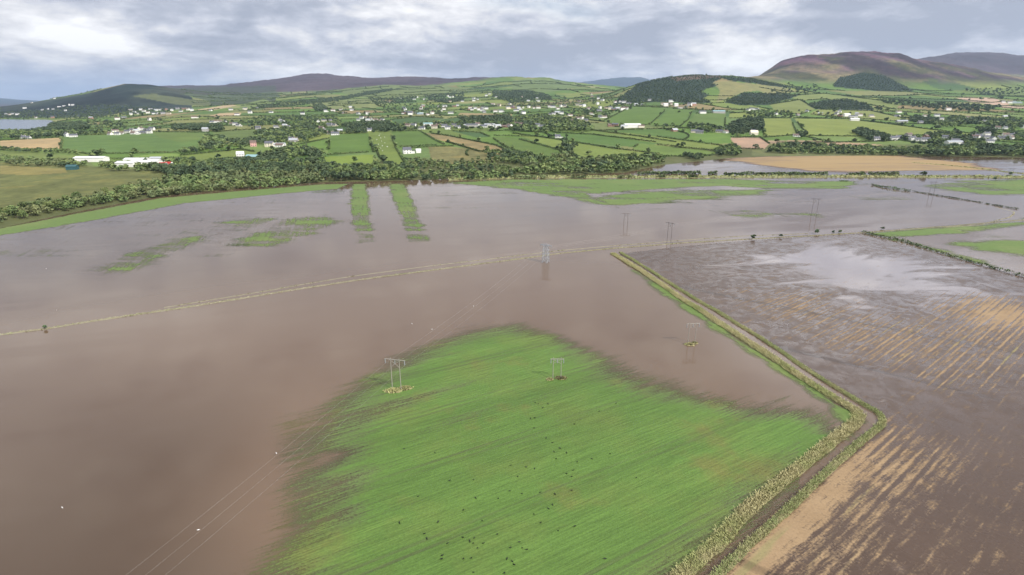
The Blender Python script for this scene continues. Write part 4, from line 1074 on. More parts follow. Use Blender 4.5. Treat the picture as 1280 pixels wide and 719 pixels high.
# ------------------------------------------------------------------ trees
WOODS = [ # outline, spacing m, heights, kinds, section phrase
 ([(-40,275),(0,266),(60,254),(120,247),(175,232),(215,224),(262,222),(300,219),(340,219),(405,218),(405,228),(330,236),(250,241),(170,250),(90,263),(0,281),(-40,290)], 6.2, (3.5,8.0), ('light','light','mid','mid'), 'belt'),
 ([(185,214),(240,208),(300,205),(330,203),(405,206),(408,219),(340,220),(262,222),(215,223)], 8.0, (6,11), ('dark','mid','dark'), 'wood'),
 ([(118,207),(165,206),(235,203),(245,209),(190,215),(140,214)], 8.5, (5,9), ('dark','mid'), 'wood'),
 ([(325,196),(372,188),(384,187),(404,192),(404,198),(372,197),(350,203),(330,205)], 9, (5,10), ('dark','mid'), 'wood'),
 ([(405,209),(440,212),(505,211),(512,219),(505,226),(405,227)], 7.0, (5,10), ('dark','mid','mid'), 'belt'),
 ([(505,200),(560,206),(640,203),(640,226),(505,226)], 7.5, (3,6.5), ('mid','light','mid','dark'), 'scrub'),
 ([(510,195),(535,205),(560,206),(620,203),(606,196),(560,205)], 10, (2.5,5), ('mid','light'), 'scrub'),
 ([(606,193),(622,190),(660,194),(680,200),(640,206),(612,202)], 8, (4,8), ('dark','mid'), 'scrub'),
 ([(640,200),(690,199),(705,192),(735,192),(752,199),(790,197),(830,198),(830,204),(800,212),(760,218),(640,219)], 7.2, (3.5,8.5), ('mid','dark','light','mid'), 'scrub'),
 ([(855,196),(878,196),(878,201),(866,201)], 7, (5,8), ('dark',), 'scrub'),
 ([(700,184),(716,184),(716,193),(702,193)], 9, (8,11), ('dark','mid'), 'scrub'),
 ([(893,190),(915,183),(925,186),(925,196),(893,196)], 8, (5,9), ('mid','dark'), 'row'),
 ([(966,183),(1010,182),(1040,185),(1090,186),(1160,189),(1160,195),(1100,195),(960,192)], 8.5, (5,9), ('dark','mid'), 'row'),
 ([(1160,187),(1230,185),(1300,186),(1300,196),(1160,196)], 8.0, (6,10), ('dark','dark','mid'), 'row'),
 ([(0,197),(60,203),(95,203),(110,208),(60,209),(0,207)], 9, (4,7), ('mid','light'), 'marsh'),
 ([(74,209),(84,206),(104,207),(104,212),(97,212),(86,209.5)], 6, (4,7), ('dark','mid'), 'marsh'),
 ([(0,187),(50,189),(100,192),(100,195),(0,190)], 9, (4,7), ('dark','mid'), 'marsh'),
 ([(0,163),(30,165),(75,165),(150,167),(78,171),(0,175)], 13, (5,9), ('dark','mid'), 'lough'),
 ([(15,159),(45,156),(110,155),(112,163),(60,165),(20,164)], 13, (7,12), ('dark',), 'lough'),
 ([(110,150),(160,153),(160,164),(112,163)], 26, (5,9), ('dark','mid'), 'lough'),
 ([(216,159),(278,158),(278,165),(216,164)], 12, (7,12), ('dark',), 'mid'),
 ([(250,180),(262,173),(278,174),(278,185),(252,187)], 8, (6,11), ('dark','mid'), 'mid'),
 ([(222,191),(250,186),(300,180),(305,182),(250,191),(226,195)], 9, (5,8), ('dark','mid'), 'mid'),
 ([(280,178),(320,174),(324,181),(300,184)], 10, (5,9), ('dark',), 'mid'),
 ([(320,167),(350,163),(372,156),(392,156),(410,168),(380,178),(335,182),(320,178)], 11, (6,10), ('dark','mid'), 'mid'),
 ([(300,150),(345,146),(420,146),(430,158),(395,162),(360,156),(310,160)], 18, (5,9), ('dark','mid'), 'mid'),
 ([(425,156),(480,153),(500,160),(505,166),(440,168)], 14, (6,10), ('dark',), 'mid'),
 ([(392,133),(402,131),(410,138),(396,140)], 13, (8,12), ('dark',), 'mid'),
 ([(320,133),(380,126),(420,122),(490,111),(490,114),(420,127),(380,132),(325,137)], 18, (6,10), ('dark',), 'far'),
 ([(500,157),(575,154),(640,155),(640,163),(500,164)], 16, (6,10), ('dark','mid'), 'village'),
 ([(575,149),(640,146),(642,156),(580,155)], 13, (7,12), ('dark',), 'village'),
 ([(640,149),(680,145),(712,150),(740,158),(740,165),(640,166)], 13, (7,12), ('dark','mid'), 'village'),
 ([(700,140),(790,130),(800,133),(760,146),(720,152)], 30, (6,10), ('dark','mid'), 'village'),
 ([(530,120),(580,116),(580,126),(560,131),(535,126)], 22, (7,11), ('dark',), 'far'),
 ([(616,115),(660,114),(685,119),(690,125),(640,130),(616,122)], 20, (7,12), ('dark',), 'far'),
 ([(640,126),(780,119),(790,128),(740,131),(640,135)], 38, (5,9), ('dark','mid'), 'far'),
 ([(460,123),(520,120),(520,128),(470,133)], 26, (6,9), ('dark',), 'far'),
 ([(480,132),(560,130),(560,140),(480,142)], 32, (5,9), ('dark','mid'), 'far'),
 ([(858,162),(880,166),(905,168),(905,163),(880,158),(862,156)], 11, (6,10), ('dark','mid'), 'village'),
 ([(905,160),(935,160),(935,168),(915,172),(905,168)], 11, (6,10), ('dark',), 'village'),
 ([(928,153),(950,150),(954,164),(940,167),(912,163),(915,155)], 10, (8,13), ('dark',), 'conifer'),
 ([(930,143),(955,139),(990,141),(990,147),(930,149)], 20, (5,9), ('dark','mid'), 'village'),
 ([(996,170),(1006,165),(1008,173),(998,175)], 8, (7,10), ('dark','mid'), 'village'),
 ([(1065,166),(1075,162),(1110,172),(1120,178),(1085,177)], 8, (6,10), ('dark',), 'village'),
 ([(1140,173),(1165,168),(1175,170),(1200,166),(1200,178),(1240,178),(1240,184),(1140,182)], 11, (6,10), ('dark','mid'), 'village'),
 ([(1205,178),(1215,168),(1225,172),(1225,182)], 9, (7,11), ('dark',), 'village'),
 ([(1220,162),(1245,162),(1245,167),(1222,167)], 9, (6,10), ('dark',), 'village'),
 ([(1165,152),(1195,147),(1220,150),(1280,152),(1280,163),(1215,157),(1170,162)], 14, (7,12), ('dark','mid'), 'slope'),
 ([(1095,126),(1150,128),(1250,134),(1240,140),(1180,138),(1110,131)], 22, (7,11), ('dark',), 'slope'),
 ([(1130,150),(1145,145),(1170,150),(1190,154),(1150,157)], 16, (6,10), ('dark',), 'slope'),
 ([(1260,168),(1290,168),(1290,178),(1265,177)], 11, (6,10), ('dark','mid'), 'village'),
 ([(1200,112),(1290,110),(1290,118),(1230,120)], 32, (7,11), ('dark',), 'slope'),
 ([(960,113),(1010,108),(1030,112),(1000,120),(965,122)], 34, (6,10), ('dark',), 'slope'),
]
for pg in WOODS_GROUND: WOODS.append((pg, 13, (4, 7), ('dark', 'conifer', 'dark'), 'plantation'))
WOODS.append(([(0,150),(0,141),(60,137),(130,130),(215,137),(215,141),(120,149),(60,149)], 30, (5,9), ('dark',), 'hill'))

def fill(poly, spacing, seed):
    r = np.random.default_rng(seed)
    pts = []
    n = len(poly)
    for i in range(n):
        a, b = poly[i], poly[(i + 1) % n]
        for t in (0, .5): pts.append(hit(a[0] + (b[0] - a[0]) * t, a[1] + (b[1] - a[1]) * t))
    c = np.mean(poly, 0); pts.append(hit(*c)); W = np.array(pts); W = W[W[:, 1] <= np.percentile(W[:, 1], 30) * 1.7]
    x0, y0 = W[:, :2].min(0); x1, y1 = W[:, :2].max(0)
    nx = max(1, int((x1 - x0) / spacing)); ny = max(1, int((y1 - y0) / spacing))
    if nx * ny > 90000: 
        k = math.sqrt(nx * ny / 90000); nx = int(nx / k); ny = int(ny / k)
    gx, gy = np.meshgrid(np.linspace(x0, x1, nx + 1), np.linspace(y0, y1, ny + 1))
    gx = gx + r.uniform(-.5, .5, gx.shape) * spacing; gy = gy + r.uniform(-.5, .5, gy.shape) * spacing
    gx = gx.ravel(); gy = gy.ravel(); z = Zat(gx, np.maximum(gy, 190)); u, v = project(gx, gy, z)
    ok = inpoly(u, v, poly) & (z > -.3)
    return np.stack([gx[ok], gy[ok], z[ok]], 1), r

CLUSTERS = {
 'on the dark left hill': [(8,142),(12,143),(16,142),(22,143),(31,135),(40,128),(55,124),(68,123),(45,147),(53,137),(60,136),(67,136),(66,147),(74,133),(80,132),(82,138),(87,131),(91,131)],
 'below the dark left hill': [(114,148),(147,149),(155,147),(163,137),(164,143),(168,140),(172,142),(176,137),(180,139),(185,141),(188,136),(187,150),(192,142),(195,138),(197,142.5),(200,137),(204,142),(208,137),(211,142),(215,138),(222,136),(226,139),(230,136),(235,137),(240,138)],
 'above the tan field at the left': [(30,172),(34,173),(84,170),(92,170.5)],
 'above the big green field': [(138,168),(144,164),(147,168),(151,167),(160,166),(165,163),(167,167),(170,165),(173,167),(176,162),(180,166),(184,163),(187,166),(190,162)],
 'right of the big green field': [(243,147),(265,154),(270,153),(275,152),(281,152.5),(290,155),(294,156),(298,157)],
 'among the mid valley trees': [(323,161),(345,159),(350,150),(353,152),(356,157),(360,159),(365,175),(369,176),(350,183),(398,152),(402,162),(405,151),(412,157),(413,151),(413,167),(418,157),(419,168),(424,164)],
 'in the grey mid valley hamlet': [(448,150),(452,148),(457,147),(460,151),(463,148.5),(467,150),(470,151),(474,151),(478,150),(462,163)],
 'scattered on the middle slope': [(505,142),(513,142),(522,142),(527,142.5),(529,133),(548,133),(555,137),(556,133),(568,133),(572,132),(560,120),(566,121),(592,123),(597,124.5),(612,117)],
 'above the brown strip': [(586,137),(590,137),(594,135.5),(599,137),(603,135),(608,136),(616,130),(620,121),(624,132),(637,130)],
 'in the long village street': [(510,158),(517,158),(527,161),(543,160),(548,157),(555,159),(560,161),(568,158),(572,159.5),(583,158),(597,157),(605,158.5),(614,158),(622,159),(630,158.5),(637,158.5),(645,155.5),(652,156),(672,157.5),(678,158.5)],
 'in the white middle village': [(641,134),(648,134),(654,134.5),(661,134),(667,135),(673,135),(687,133.5),(691,134),(697,136),(701,133),(706,133.5),(688,144),(692,143),(697,141),(702,142)],
 'under the wooded hill': [(713,144),(716,152),(722,148),(722,131),(724,127),(727,132),(727,148.5),(732,150.5),(739,143),(747,130),(750,146),(750,135),(755,146.5),(757,135.5),(763,136),(767,137),(772,136),(778,137),(782,136.5),(769,127.5),(775,127),(780,127.5),(786,129.5)],
 'at the wooded hill foot': [(795,131),(803,131.5),(812,125),(838,127),(850,135),(857,134.5),(862,131.5),(867,131.5),(935,137.5),(940,137),(946,136.5)],
 'below the grey sheds': [(763,157.5),(769,157.5),(843,163.5),(868,165),(874,166),(899,165),(907,165.5),(941,165),(697,171.5)],
 'below the heather mountain': [(970,142.5),(997,144.5),(996,170),(1095,175.5),(1116,175),(1150,154),(1140,174.5),(1148,175.5),(1155,175),(1157,171.5),(1185,137)],
 'by the right edge road': [(1222,172),(1227,172.5),(1246,172.5),(1253,173.5),(1257,172),(1247,160),(1256,160.5),(1279,159.5),(1254,128),(1262,128.5),(1267,127.5)],
}
_r = np.random.default_rng(909)
def _spread(n, u0, u1, va, vb):
    uu = np.sort(_r.uniform(u0, u1, n)); return [(float(u), float(va + (vb - va) * (u - u0) / (u1 - u0) + _r.uniform(-5, 5))) for u in uu]
CLUSTERS['high on the green middle hill'] = _spread(18, 470, 770, 124, 122)
CLUSTERS['dotted below the middle hill'] = _spread(26, 500, 760, 139, 137)
CLUSTERS['dotted over the right slope'] = _spread(18, 960, 1275, 140, 150)
CLUSTERS['low on the right slope'] = _spread(14, 1120, 1278, 173, 174)
CLUSTERS['dotted across the left slope'] = _spread(16, 250, 470, 140, 138)
SHED_PX = [(115,202,20),(160,208,13),(180,206.5,14),(196,206,10),(204,207,7),(211,206.3,7),(91,214.5,8),(301,197,7),(316,199,9),(317,183,7),(337,183.5,8),(348,183,13),(367,177.5,8),(509,192,10),(523,191,5),(535,157.5,13),(590,159,15),(612,158.5,14),(790,159.5,20),(780,160,9),(801,159.5,8),(832,133,14),(845,133,12),(878,142,11),(898,141.5,19),(1058,145.5,12),(1066,147.5,12),(1068,151,14),(1127,153,16),(1192,180.5,15),(942,168.5,8),(257,164.5,8),(1270,129.3,22)]
KEEP = np.array([(*hit(u, v + .8)[:2], 8) for l in CLUSTERS.values() for u, v in l] + [(*hit(u, v)[:2], w) for u, v, w in SHED_PX])
def blocks_view(x, y):
    # nothing tall grows on the open plots right in front of the buildings
    t = KEEP[:, 1] / y
    return bool(((np.abs(x * t - KEEP[:, 0]) < KEEP[:, 2]) & (y < KEEP[:, 1] + 7) & (y > KEEP[:, 1] - KEEP[:, 1] * .055)).any())

for wi, (poly, spc, (h0, h1), kinds, sec) in enumerate(WOODS):
    pts, r = fill(poly, spc, 300 + wi)
    if len(pts) > 1500: pts = pts[r.choice(len(pts), 1500, replace=False)]
    clump = vnoise(pts[:, 0] / 30, pts[:, 1] / 30, 5 + wi) if len(pts) else []
    for q, cl in zip(pts, clump):
        if sec in ('scrub', 'marsh') and cl < .22: continue
        if blocks_view(q[0], q[1]): continue
        kd = kinds[int(cl * 1.5 * len(kinds) + r.uniform(0, .8)) % len(kinds)]
        add_tree(q[0], q[1], (h0 + (h1 - h0) * (r.uniform(0, 1) * .6 + cl * .4)), kd, sec, q[2])
# single trees the eye picks out
for u, v, h, kd in [(706,181,11,'dark'),(262,182,9,'dark'),(444,204,8,'mid'),(396,195,11,'dark'),(398,201,12,'dark'),(285,189,7,'dark'),(849,141,6,'dark'),(1034,144,9,'dark'),(1022,142,10,'dark'),(1050,146,9,'dark'),(985,142,11,'dark'),
                    (1194,167,11,'dark'),(1175,169,10,'mid'),(1232,166,11,'dark'),(1240,167,11,'dark'),(1225,125.5,13,'dark'),(1250,124,16,'dark'),(1203,120,14,'dark'),(905,187,7,'mid'),(847,185,8,'dark'),(852,185,9,'dark'),(1077,163,9,'dark'),(1095,137,12,'dark'),(1100,138,12,'dark'),(832,160,9,'dark'),(750,154,10,'dark'),(722,158,10,'dark')]:
    x, y, z = hit(u, v); add_tree(x, y, h, kd, 'lone', z)

def crown_arrays(seed, n, size, conifer=False, spread=.42):
    r = np.random.default_rng(seed)
    if conifer:
        t = r.uniform(.08, 1, n) ** .8; a = r.uniform(0, 2 * math.pi, n); rad = .20 * (1.02 - t) * np.sqrt(r.uniform(.4, 1, n)) + .01
        c = np.stack([np.cos(a) * rad, np.sin(a) * rad, t], 1); tint = np.clip(.2 + .5 * r.uniform(0, 1, n), 0, 1)
    else:
        nl = 7; cen = np.stack([r.normal(0, .17, nl), r.normal(0, .17, nl), r.uniform(.30, .78, nl)], 1); rad = r.uniform(.16, .27, nl)
        cen[0] = (0, 0, .72); rad[0] = .25; lt = r.uniform(0, .5, nl)
        i = r.integers(0, nl, n); d = r.normal(size=(n, 3)); d /= np.linalg.norm(d, axis=1)[:, None]
        d[:, 2] = np.where(d[:, 2] < -.3, -d[:, 2], d[:, 2])
        c = cen[i] + d * (rad[i] * np.sqrt(r.uniform(.45, 1.08, n)))[:, None]
        c[:, 2] = np.clip(c[:, 2], .06, 1.02)
        tint = np.clip(lt[i] + r.uniform(-.1, .45, n), 0, 1)
    v, f = quads_random(c, size * r.uniform(.7, 1.35, n), seed=seed + 9)
    return v, f, np.repeat(tint, 4)

LEAFM = {'mid': 'leaf_mid', 'light': 'leaf_light', 'dark': 'leaf_dark', 'conifer': 'leaf_dark'}
SECTION = {'belt': 'in the belt along the flood edge', 'wood': 'in the wood behind the flood edge belt', 'scrub': 'in the scrub below the green slope', 'row': 'in the row behind the golden stubble',
           'marsh': 'on the marsh edge', 'lone': 'standing by itself in the fields', 'hedge': 'growing out of a field hedge', 'mid': 'among the farms in mid valley', 'village': 'among the village houses',
           'lough': 'on the low ground by the lough', 'far': 'on the far slope', 'slope': 'on the right-hand slope', 'conifer': 'in the dark grove beside the house', 'hill': 'on the dark left hill', 'plantation': 'in the hill plantation'}
LOOK = {'mid': 'mid green bushy tree', 'light': 'pale green willow tree', 'dark': 'dark green full tree', 'conifer': 'dark pointed conifer'}

def build_trees():
    protos = {}
    for kd in ('mid', 'light', 'dark', 'conifer'):
        for s_ in range(3):
            v, f, t = crown_arrays(40 + 7 * s_ + len(kd), 330, .115, kd == 'conifer')
            protos[kd, s_] = (foliage_mesh('crown', v, f, t, M[LEAFM[kd]]),)
    trunk = MB(); trunk.tube((0, 0, -.02), (.01, .01, .3), .035, .024); trunk.tube((.01, .01, .29), (.09, .03, .55), .02, .008); trunk.tube((.01, .01, .28), (-.08, -.05, .52), .018, .008); trunk.tube((.01, .01, .3), (.0, .03, .66), .02, .007)
    tmesh = bpy.data.meshes.new('trunk'); tmesh.from_pydata(trunk.v, [], trunk.f); tmesh.materials.append(M['bark'])
    TREES.sort(key=lambda q: -q[0])
    vis = [t for t in TREES]
    inview = []
    rest = []
    for t in vis:
        u, v = project(t[1], t[2], t[3])
        (inview if (-8 < u < 1288 and len(inview) < 296) else rest).append(t)
    for i, (sc, x, y, z, h, kd, sec) in enumerate(inview):
        o = empty('tree', (x, y, z), (i * 2.399) % 6.28); wd = 1.0 + .35 * ((i * 7) % 5) / 4
        o.scale = (h * wd, h * wd, h)
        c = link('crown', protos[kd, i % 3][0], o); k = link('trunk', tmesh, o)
        tag(o, f'{LOOK[kd]} {SECTION[sec]}', 'tree', 'trees ' + SECTION[sec])
    r = np.random.default_rng(77)
    low = {}
    for kd in ('mid', 'light', 'dark', 'conifer'):
        low[kd] = [crown_arrays(90 + 5 * s_ + len(kd), 70, .24, kd == 'conifer') for s_ in range(3)]
        low[kd, 'far'] = [crown_arrays(190 + 5 * s_ + len(kd), 26, .40, kd == 'conifer') for s_ in range(3)]
    for kd in ('mid', 'light', 'dark', 'conifer'):
        V = []; Fc = []; T = []; nb = 0
        for i, (sc, x, y, z, h, k2, sec) in enumerate(rest):
            if k2 != kd: continue
            v, f, t = low[kd][i % 3] if y < 2000 else low[kd, 'far'][i % 3]
            a = r.uniform(0, 6.28); c, s = math.cos(a), math.sin(a); w = h * r.uniform(.95, 1.4)
            vx = np.stack([(v[:, 0] * c - v[:, 1] * s) * w + x, (v[:, 0] * s + v[:, 1] * c) * w + y, v[:, 2] * h + z], 1)
            V.append(vx); Fc.append(f + nb); T.append(np.clip(t + r.normal(0, .12), 0, 1)); nb += len(v)
        if V:
            o = link('woodland', foliage_mesh('woodland', np.concatenate(V), np.concatenate(Fc), np.concatenate(T), M[LEAFM[kd]]))
            tag(o, {'mid': 'mid green woodland and hedgerow trees across the valley', 'light': 'pale willow scrub behind the flood edge', 'dark': 'dark woodland and hedgerow trees across the valley', 'conifer': 'dark conifer plantations on the hills'}[kd], 'woodland', kind='stuff')
    print('TREES', len(TREES), 'HEDGES', len(HEDGES))

build_hedges()
build_trees()

# low round bushes on the causeway
def build_bushes():
    for i, (u, v, d, lab) in enumerate([(942,299.5,3.0,'leftmost of the round bushes on the causeway'),(976,297,2.2,'second round bush on the causeway from the left'),(1021,292.5,3.0,'dark double bush on the causeway below the tall twin poles'),
                                        (1042,291.5,1.8,'small round bush on the causeway, left of a pair'),(1049,291,2.0,'small round bush on the causeway, right of a pair'),(57,411.5,1.6,'little dark bush at the left end of the causeway'),
                                        (1154,220.5,5.5,'dark round bush on the flood bank below the golden field'),(1243,225.5,3.6,'lone dark bush on the meadow side of the flood bank'),(1104,287,1.8,'tiny bush on the bank behind the dark hedge corner'),(1262,219.5,4.0,'dark bush beside the far twin poles on the bank')]):
        x, y = ground(u, v); v_, f_, t_ = crown_arrays(600 + i, 160, .17)
        o = link('bush', foliage_mesh('bush', v_ * np.array([d * 1.2, d * 1.2, d]), f_, t_, M['leaf_dark'])); o.location = (x, y, -.1)
        tag(o, lab, 'bush')
build_bushes()

# ------------------------------------------------------------------ houses and sheds
ORD = ['first','second','third','fourth','fifth','sixth','seventh','eighth','ninth','tenth','eleventh','twelfth','thirteenth','fourteenth','fifteenth','sixteenth','seventeenth','eighteenth','nineteenth','twentieth']
def ordw(i):
    if i < 20: return ORD[i]
    t = {20: 'twenty', 30: 'thirty', 40: 'forty', 50: 'fifty'}[i // 10 * 10 if (i + 1) % 10 else (i + 1) // 10 * 10] if False else None
    n = i + 1; tens = {2: 'twenty', 3: 'thirty', 4: 'forty', 5: 'fifty'}[n // 10]
    return tens + ('-' + ORD[n % 10 - 1] if n % 10 else 'th')

def gable_wall(w, d, h, rise):
    m = MB(); x, y = w / 2, d / 2
    m.add([(-x,-y,-1.2),(x,-y,-1.2),(x,y,-1.2),(-x,y,-1.2),(-x,-y,h),(x,-y,h),(x,y,h),(-x,y,h),(-x,0,h+rise),(x,0,h+rise)],
          [(0,1,5,4),(2,3,7,6),(1,2,6,9,5),(3,0,4,8,7),(0,3,2,1)])
    return m

def gable_roof(w, d, h, rise, over=.35, th=.22):
    m = MB(); x = w / 2 + over; y = d / 2; sl_ = rise / y; yo = y + over; z0 = h - over * sl_ + .06; zr = h + rise + .06
    for s in (-1, 1):
        m.add([(-x,0,zr),(x,0,zr),(x,s*yo,z0),(-x,s*yo,z0),(-x,0,zr+th),(x,0,zr+th),(x,s*yo,z0+th),(-x,s*yo,z0+th)],
              [(0,1,2,3),(4,7,6,5),(0,4,5,1),(2,6,7,3),(1,5,6,2),(3,7,4,0)])
    return m

def make_house(loc, w, d, h, rise, wall, roof, rz, label, group=None, chim=1, openings=False, name='house', cat='house', annex=False):
    o = empty(name, loc, rz)
    wl = gable_wall(w, d, h, rise).build('wall', M[wall], o)
    rf = gable_roof(w, d, h, rise).build('roof', M[roof], o)
    for s in ([] if chim == 0 else [-1] if chim == 1 else [-1, 1]):
        c = MB(); cx_ = s * (w / 2 - .7); c.box(cx_ - .45, cx_ + .45, -.4, .4, h + rise - .5, h + rise + 1.3); c.box(cx_ - .55, cx_ + .55, -.5, .5, h + rise + 1.3, h + rise + 1.5)
        c.build('chimney', M['chimney'], rf)
    if annex:
        a = MB(); a.box(w / 2 - .05, w / 2 + 4.5, -d * .35, d * .35, -1.2, h * .62); a.build('annex', M[wall], o)
        a = MB(); a.box(w / 2 + .02, w / 2 + 4.8, -d * .39, d * .39, h * .62, h * .62 + .3); a.build('annex_roof', M[roof], o)
    if openings:
        n = max(3, int(w / 3.2)); 
        for fl in range(1 if h < 4 else 2):
            for i in range(n):
                x = -w / 2 + w * (i + .5) / n
                if fl == 0 and i == n // 2:
                    b = MB(); b.box(x - .5, x + .5, -d / 2 - .06, -d / 2 + .04, 0, 2.1); b.build('door', M['slate'], o); continue
                z = .9 + fl * 2.6
                b = MB(); b.box(x - .6, x + .6, -d / 2 - .05, -d / 2 + .04, z, z + 1.25); b.build('window', M['glass'], o)
    return tag(o, label, cat, group)

def build_houses():
    r = np.random.default_rng(5); idx = 0
    for where, lst in CLUSTERS.items():
        lst = sorted(lst)
        for i, (u, v) in enumerate(lst):
            x, y, z = hit(u, v + .8)
            two = r.uniform() < .5
            w = r.uniform(9, 15); d = r.uniform(6.5, 8); h = r.uniform(4.6, 5.4) if two else r.uniform(2.7, 3.3); rise = r.uniform(2.2, 3.0)
            wall = r.choice(['white_wall'] * 10 + ['cream_wall', 'stone_wall', 'brick_wall']); roof = r.choice(['slate'] * 5 + ['brown_roof'] * 3 + ['grey_roof'])
            rz = r.normal(0, .3) if r.uniform() < .75 else r.uniform(0, 6.28)
            if y > 1900: w *= 1.3; h *= 1.35; rise *= 1.15
            desc = {'white_wall': 'white', 'cream_wall': 'cream', 'stone_wall': 'grey', 'brick_wall': 'brown'}[wall] + (' house' if two else ' bungalow')
            rd = {'slate': 'dark roof', 'brown_roof': 'brown roof', 'grey_roof': 'pale grey roof'}[roof]
            make_house((x, y, z), w, d, h, rise, wall, roof, rz, f'{desc} with {rd}, {ordw(i)} from left, {where}', 'houses ' + where, chim=1 + (r.uniform() < .4) if y < 3000 else 0, openings=y < 1500, annex=r.uniform() < .2 and y < 2500)
            for _ in range(2 if y < 3000 else 1):
                if r.uniform() < .75:
                    a = r.uniform(0, 6.28); idx += 1
                    GARDEN.append((x + math.cos(a) * r.uniform(12, 22), y + abs(math.sin(a)) * r.uniform(9, 22) + 6, r.uniform(4, 8)))
    S = []
    def shed(u, v, w, d, h, rise, wall, roof, rz, label, cat='shed', name='shed', **kw):
        x, y, z = hit(u, v); make_house((x, y, z), w, d, h, rise, wall, roof, rz, label, chim=0, cat=cat, name=name, **kw)
    shed(115, 202, 36, 12, 4.6, 1.6, 'white_wall', 'white_roof', .02, 'long white shed standing alone in green fields at the left')
    for k_, (u, v, w, lb) in enumerate([(160, 208, 22, 'low white shed at the left end of the white complex'), (180, 206.5, 24, 'widest white shed in the middle of the white complex'), (193, 206, 13, 'white shed at the right end of the white complex'), (172, 203.5, 26, 'white shed behind the front sheds of the white complex'), (198, 202, 16, 'pale shed behind the red lorries')]):
        shed(u, v, w, 12, 4.2, 1.5, 'white_wall', 'white_roof' if k_ < 4 else 'grey_roof', .05 * (k_ - 2), lb)
    shed(91, 212, 10, 7, 3.4, 1.6, 'teal_dark', 'teal_dark', .2, 'dark teal barn at the edge of the marsh', 'barn', 'barn')
    shed(301, 197, 9, 7, 4.5, 3.2, 'white_wall', 'white_roof', .3, 'white gabled farmhouse with pale roof at the right of the pasture', 'house', 'house', openings=True)
    shed(316, 199, 15, 8, 3.4, 2.2, 'stone_wall', 'teal_roof', -.2, 'grey blue roofed barn beside the white gabled farmhouse', 'barn', 'barn')
    shed(317, 183, 9, 8, 6, 3, 'pink_wall', 'brown_roof', .4, 'pink house among dark trees', 'house', 'house', openings=True)
    shed(337, 183.5, 12, 8, 5.5, 3, 'cream_wall', 'slate', .1, 'cream farmhouse at the end of a long white range', 'house', 'house', openings=True)
    shed(348, 183, 22, 8, 3.2, 2.0, 'white_wall', 'grey_roof', .1, 'long low white range beside the cream farmhouse', 'barn', 'barn')
    shed(367, 177.5, 14, 8, 3.6, 2.2, 'stone_wall', 'grey_roof', .1, 'grey barn above the green field by the woods', 'barn', 'barn')
    shed(509, 192, 11, 8, 5.4, 3.0, 'white_wall', 'slate', .35, 'bright white house with dark roof on the edge of the scrub', 'house', 'house', openings=True, annex=True)
    shed(523, 191, 6.5, 5.5, 3.2, 2.0, 'white_wall', 'white_roof', .3, 'small white outbuilding right of the bright white house', 'shed', 'shed')
    shed(535, 157.5, 22, 13, 5.5, 1.8, 'white_wall', 'teal_roof', .05, 'large hall with pale teal roof in the village street')
    shed(590, 159, 26, 14, 5.5, 2.0, 'stone_wall', 'slate', .05, 'big grey warehouse with dark roof in the village street')
    shed(612, 158.5, 24, 12, 5, 1.8, 'white_wall', 'grey_roof', .02, 'pale warehouse right of the big grey one in the street')
    shed(525, 143.5, 20, 9, 4, 2, 'stone_wall', 'teal_roof', .05, 'grey green barn on the middle slope')
    shed(790, 159.5, 34, 14, 6, 2.2, 'white_wall', 'white_roof', .08, 'large white hall below the green hill field', 'hall', 'hall')
    shed(780, 160, 14, 10, 4, 2.2, 'white_wall', 'grey_roof', .08, 'lower white wing left of the large white hall', 'hall', 'hall')
    shed(801, 159.5, 13, 9, 3.6, 2, 'cream_wall', 'brown_roof', .1, 'brown roofed wing right of the large white hall', 'hall', 'hall')
    shed(833, 131.5, 40, 12, 5.5, 3.2, 'cream_wall', 'brown_roof', .0, 'long mansion with brown roof under the wooded hill', 'mansion', 'mansion')
    shed(832, 133, 15, 10, 7, 2.4, 'white_wall', 'white_roof', .05, 'left white block in front of the long mansion', 'house', 'house')
    shed(845, 133, 12, 10, 7, 2.4, 'white_wall', 'white_roof', .05, 'right white block in front of the long mansion', 'house', 'house')
    shed(878, 142, 18, 9, 5, 2.6, 'white_wall', 'slate', .2, 'white farmhouse left of the long grey sheds', 'house', 'house')
    shed(898, 141.5, 34, 14, 5, 2.4, 'stone_wall', 'teal_roof', .02, 'long blue grey farm shed above the green field')
    shed(1058, 145.5, 20, 9, 5.5, 2.6, 'white_wall', 'white_roof', .2, 'white farmhouse at the back of the white hillside farm', 'house', 'house')
    shed(1066, 147.5, 22, 10, 4.6, 2.4, 'white_wall', 'slate', -.1, 'dark roofed building in the white hillside farm', 'house', 'house')
    shed(1068, 151, 22, 9, 4.4, 2.2, 'white_wall', 'white_roof', -.15, 'front white shed of the white hillside farm')
    shed(1127, 153, 26, 12, 3.6, 2.2, 'stone_wall', 'grey_roof', -.12, 'pale grey greenhouse range on the hillside', 'greenhouse', 'greenhouse')
    shed(1192, 180.5, 26, 12, 4.4, 1.8, 'white_wall', 'grey_roof', -.02, 'white sided hall with grey roof near the right edge', 'hall', 'hall')
    shed(942, 168.5, 14, 9, 4.2, 4.0, 'cream_wall', 'cream_wall', 0, 'pale house with big pale roof by the dark grove', 'house', 'house')
    shed(257, 164.5, 12, 10, 6, 2.6, 'stone_wall', 'grey_roof', .2, 'pale grey barn in a gap of the dark tree row', 'barn', 'barn')
    shed(1270, 129.3, 44, 12, 4, 2, 'stone_wall', 'teal_roof', -.05, 'long teal roofed farm shed beside the pink tan field')
GARDEN = []
build_houses()

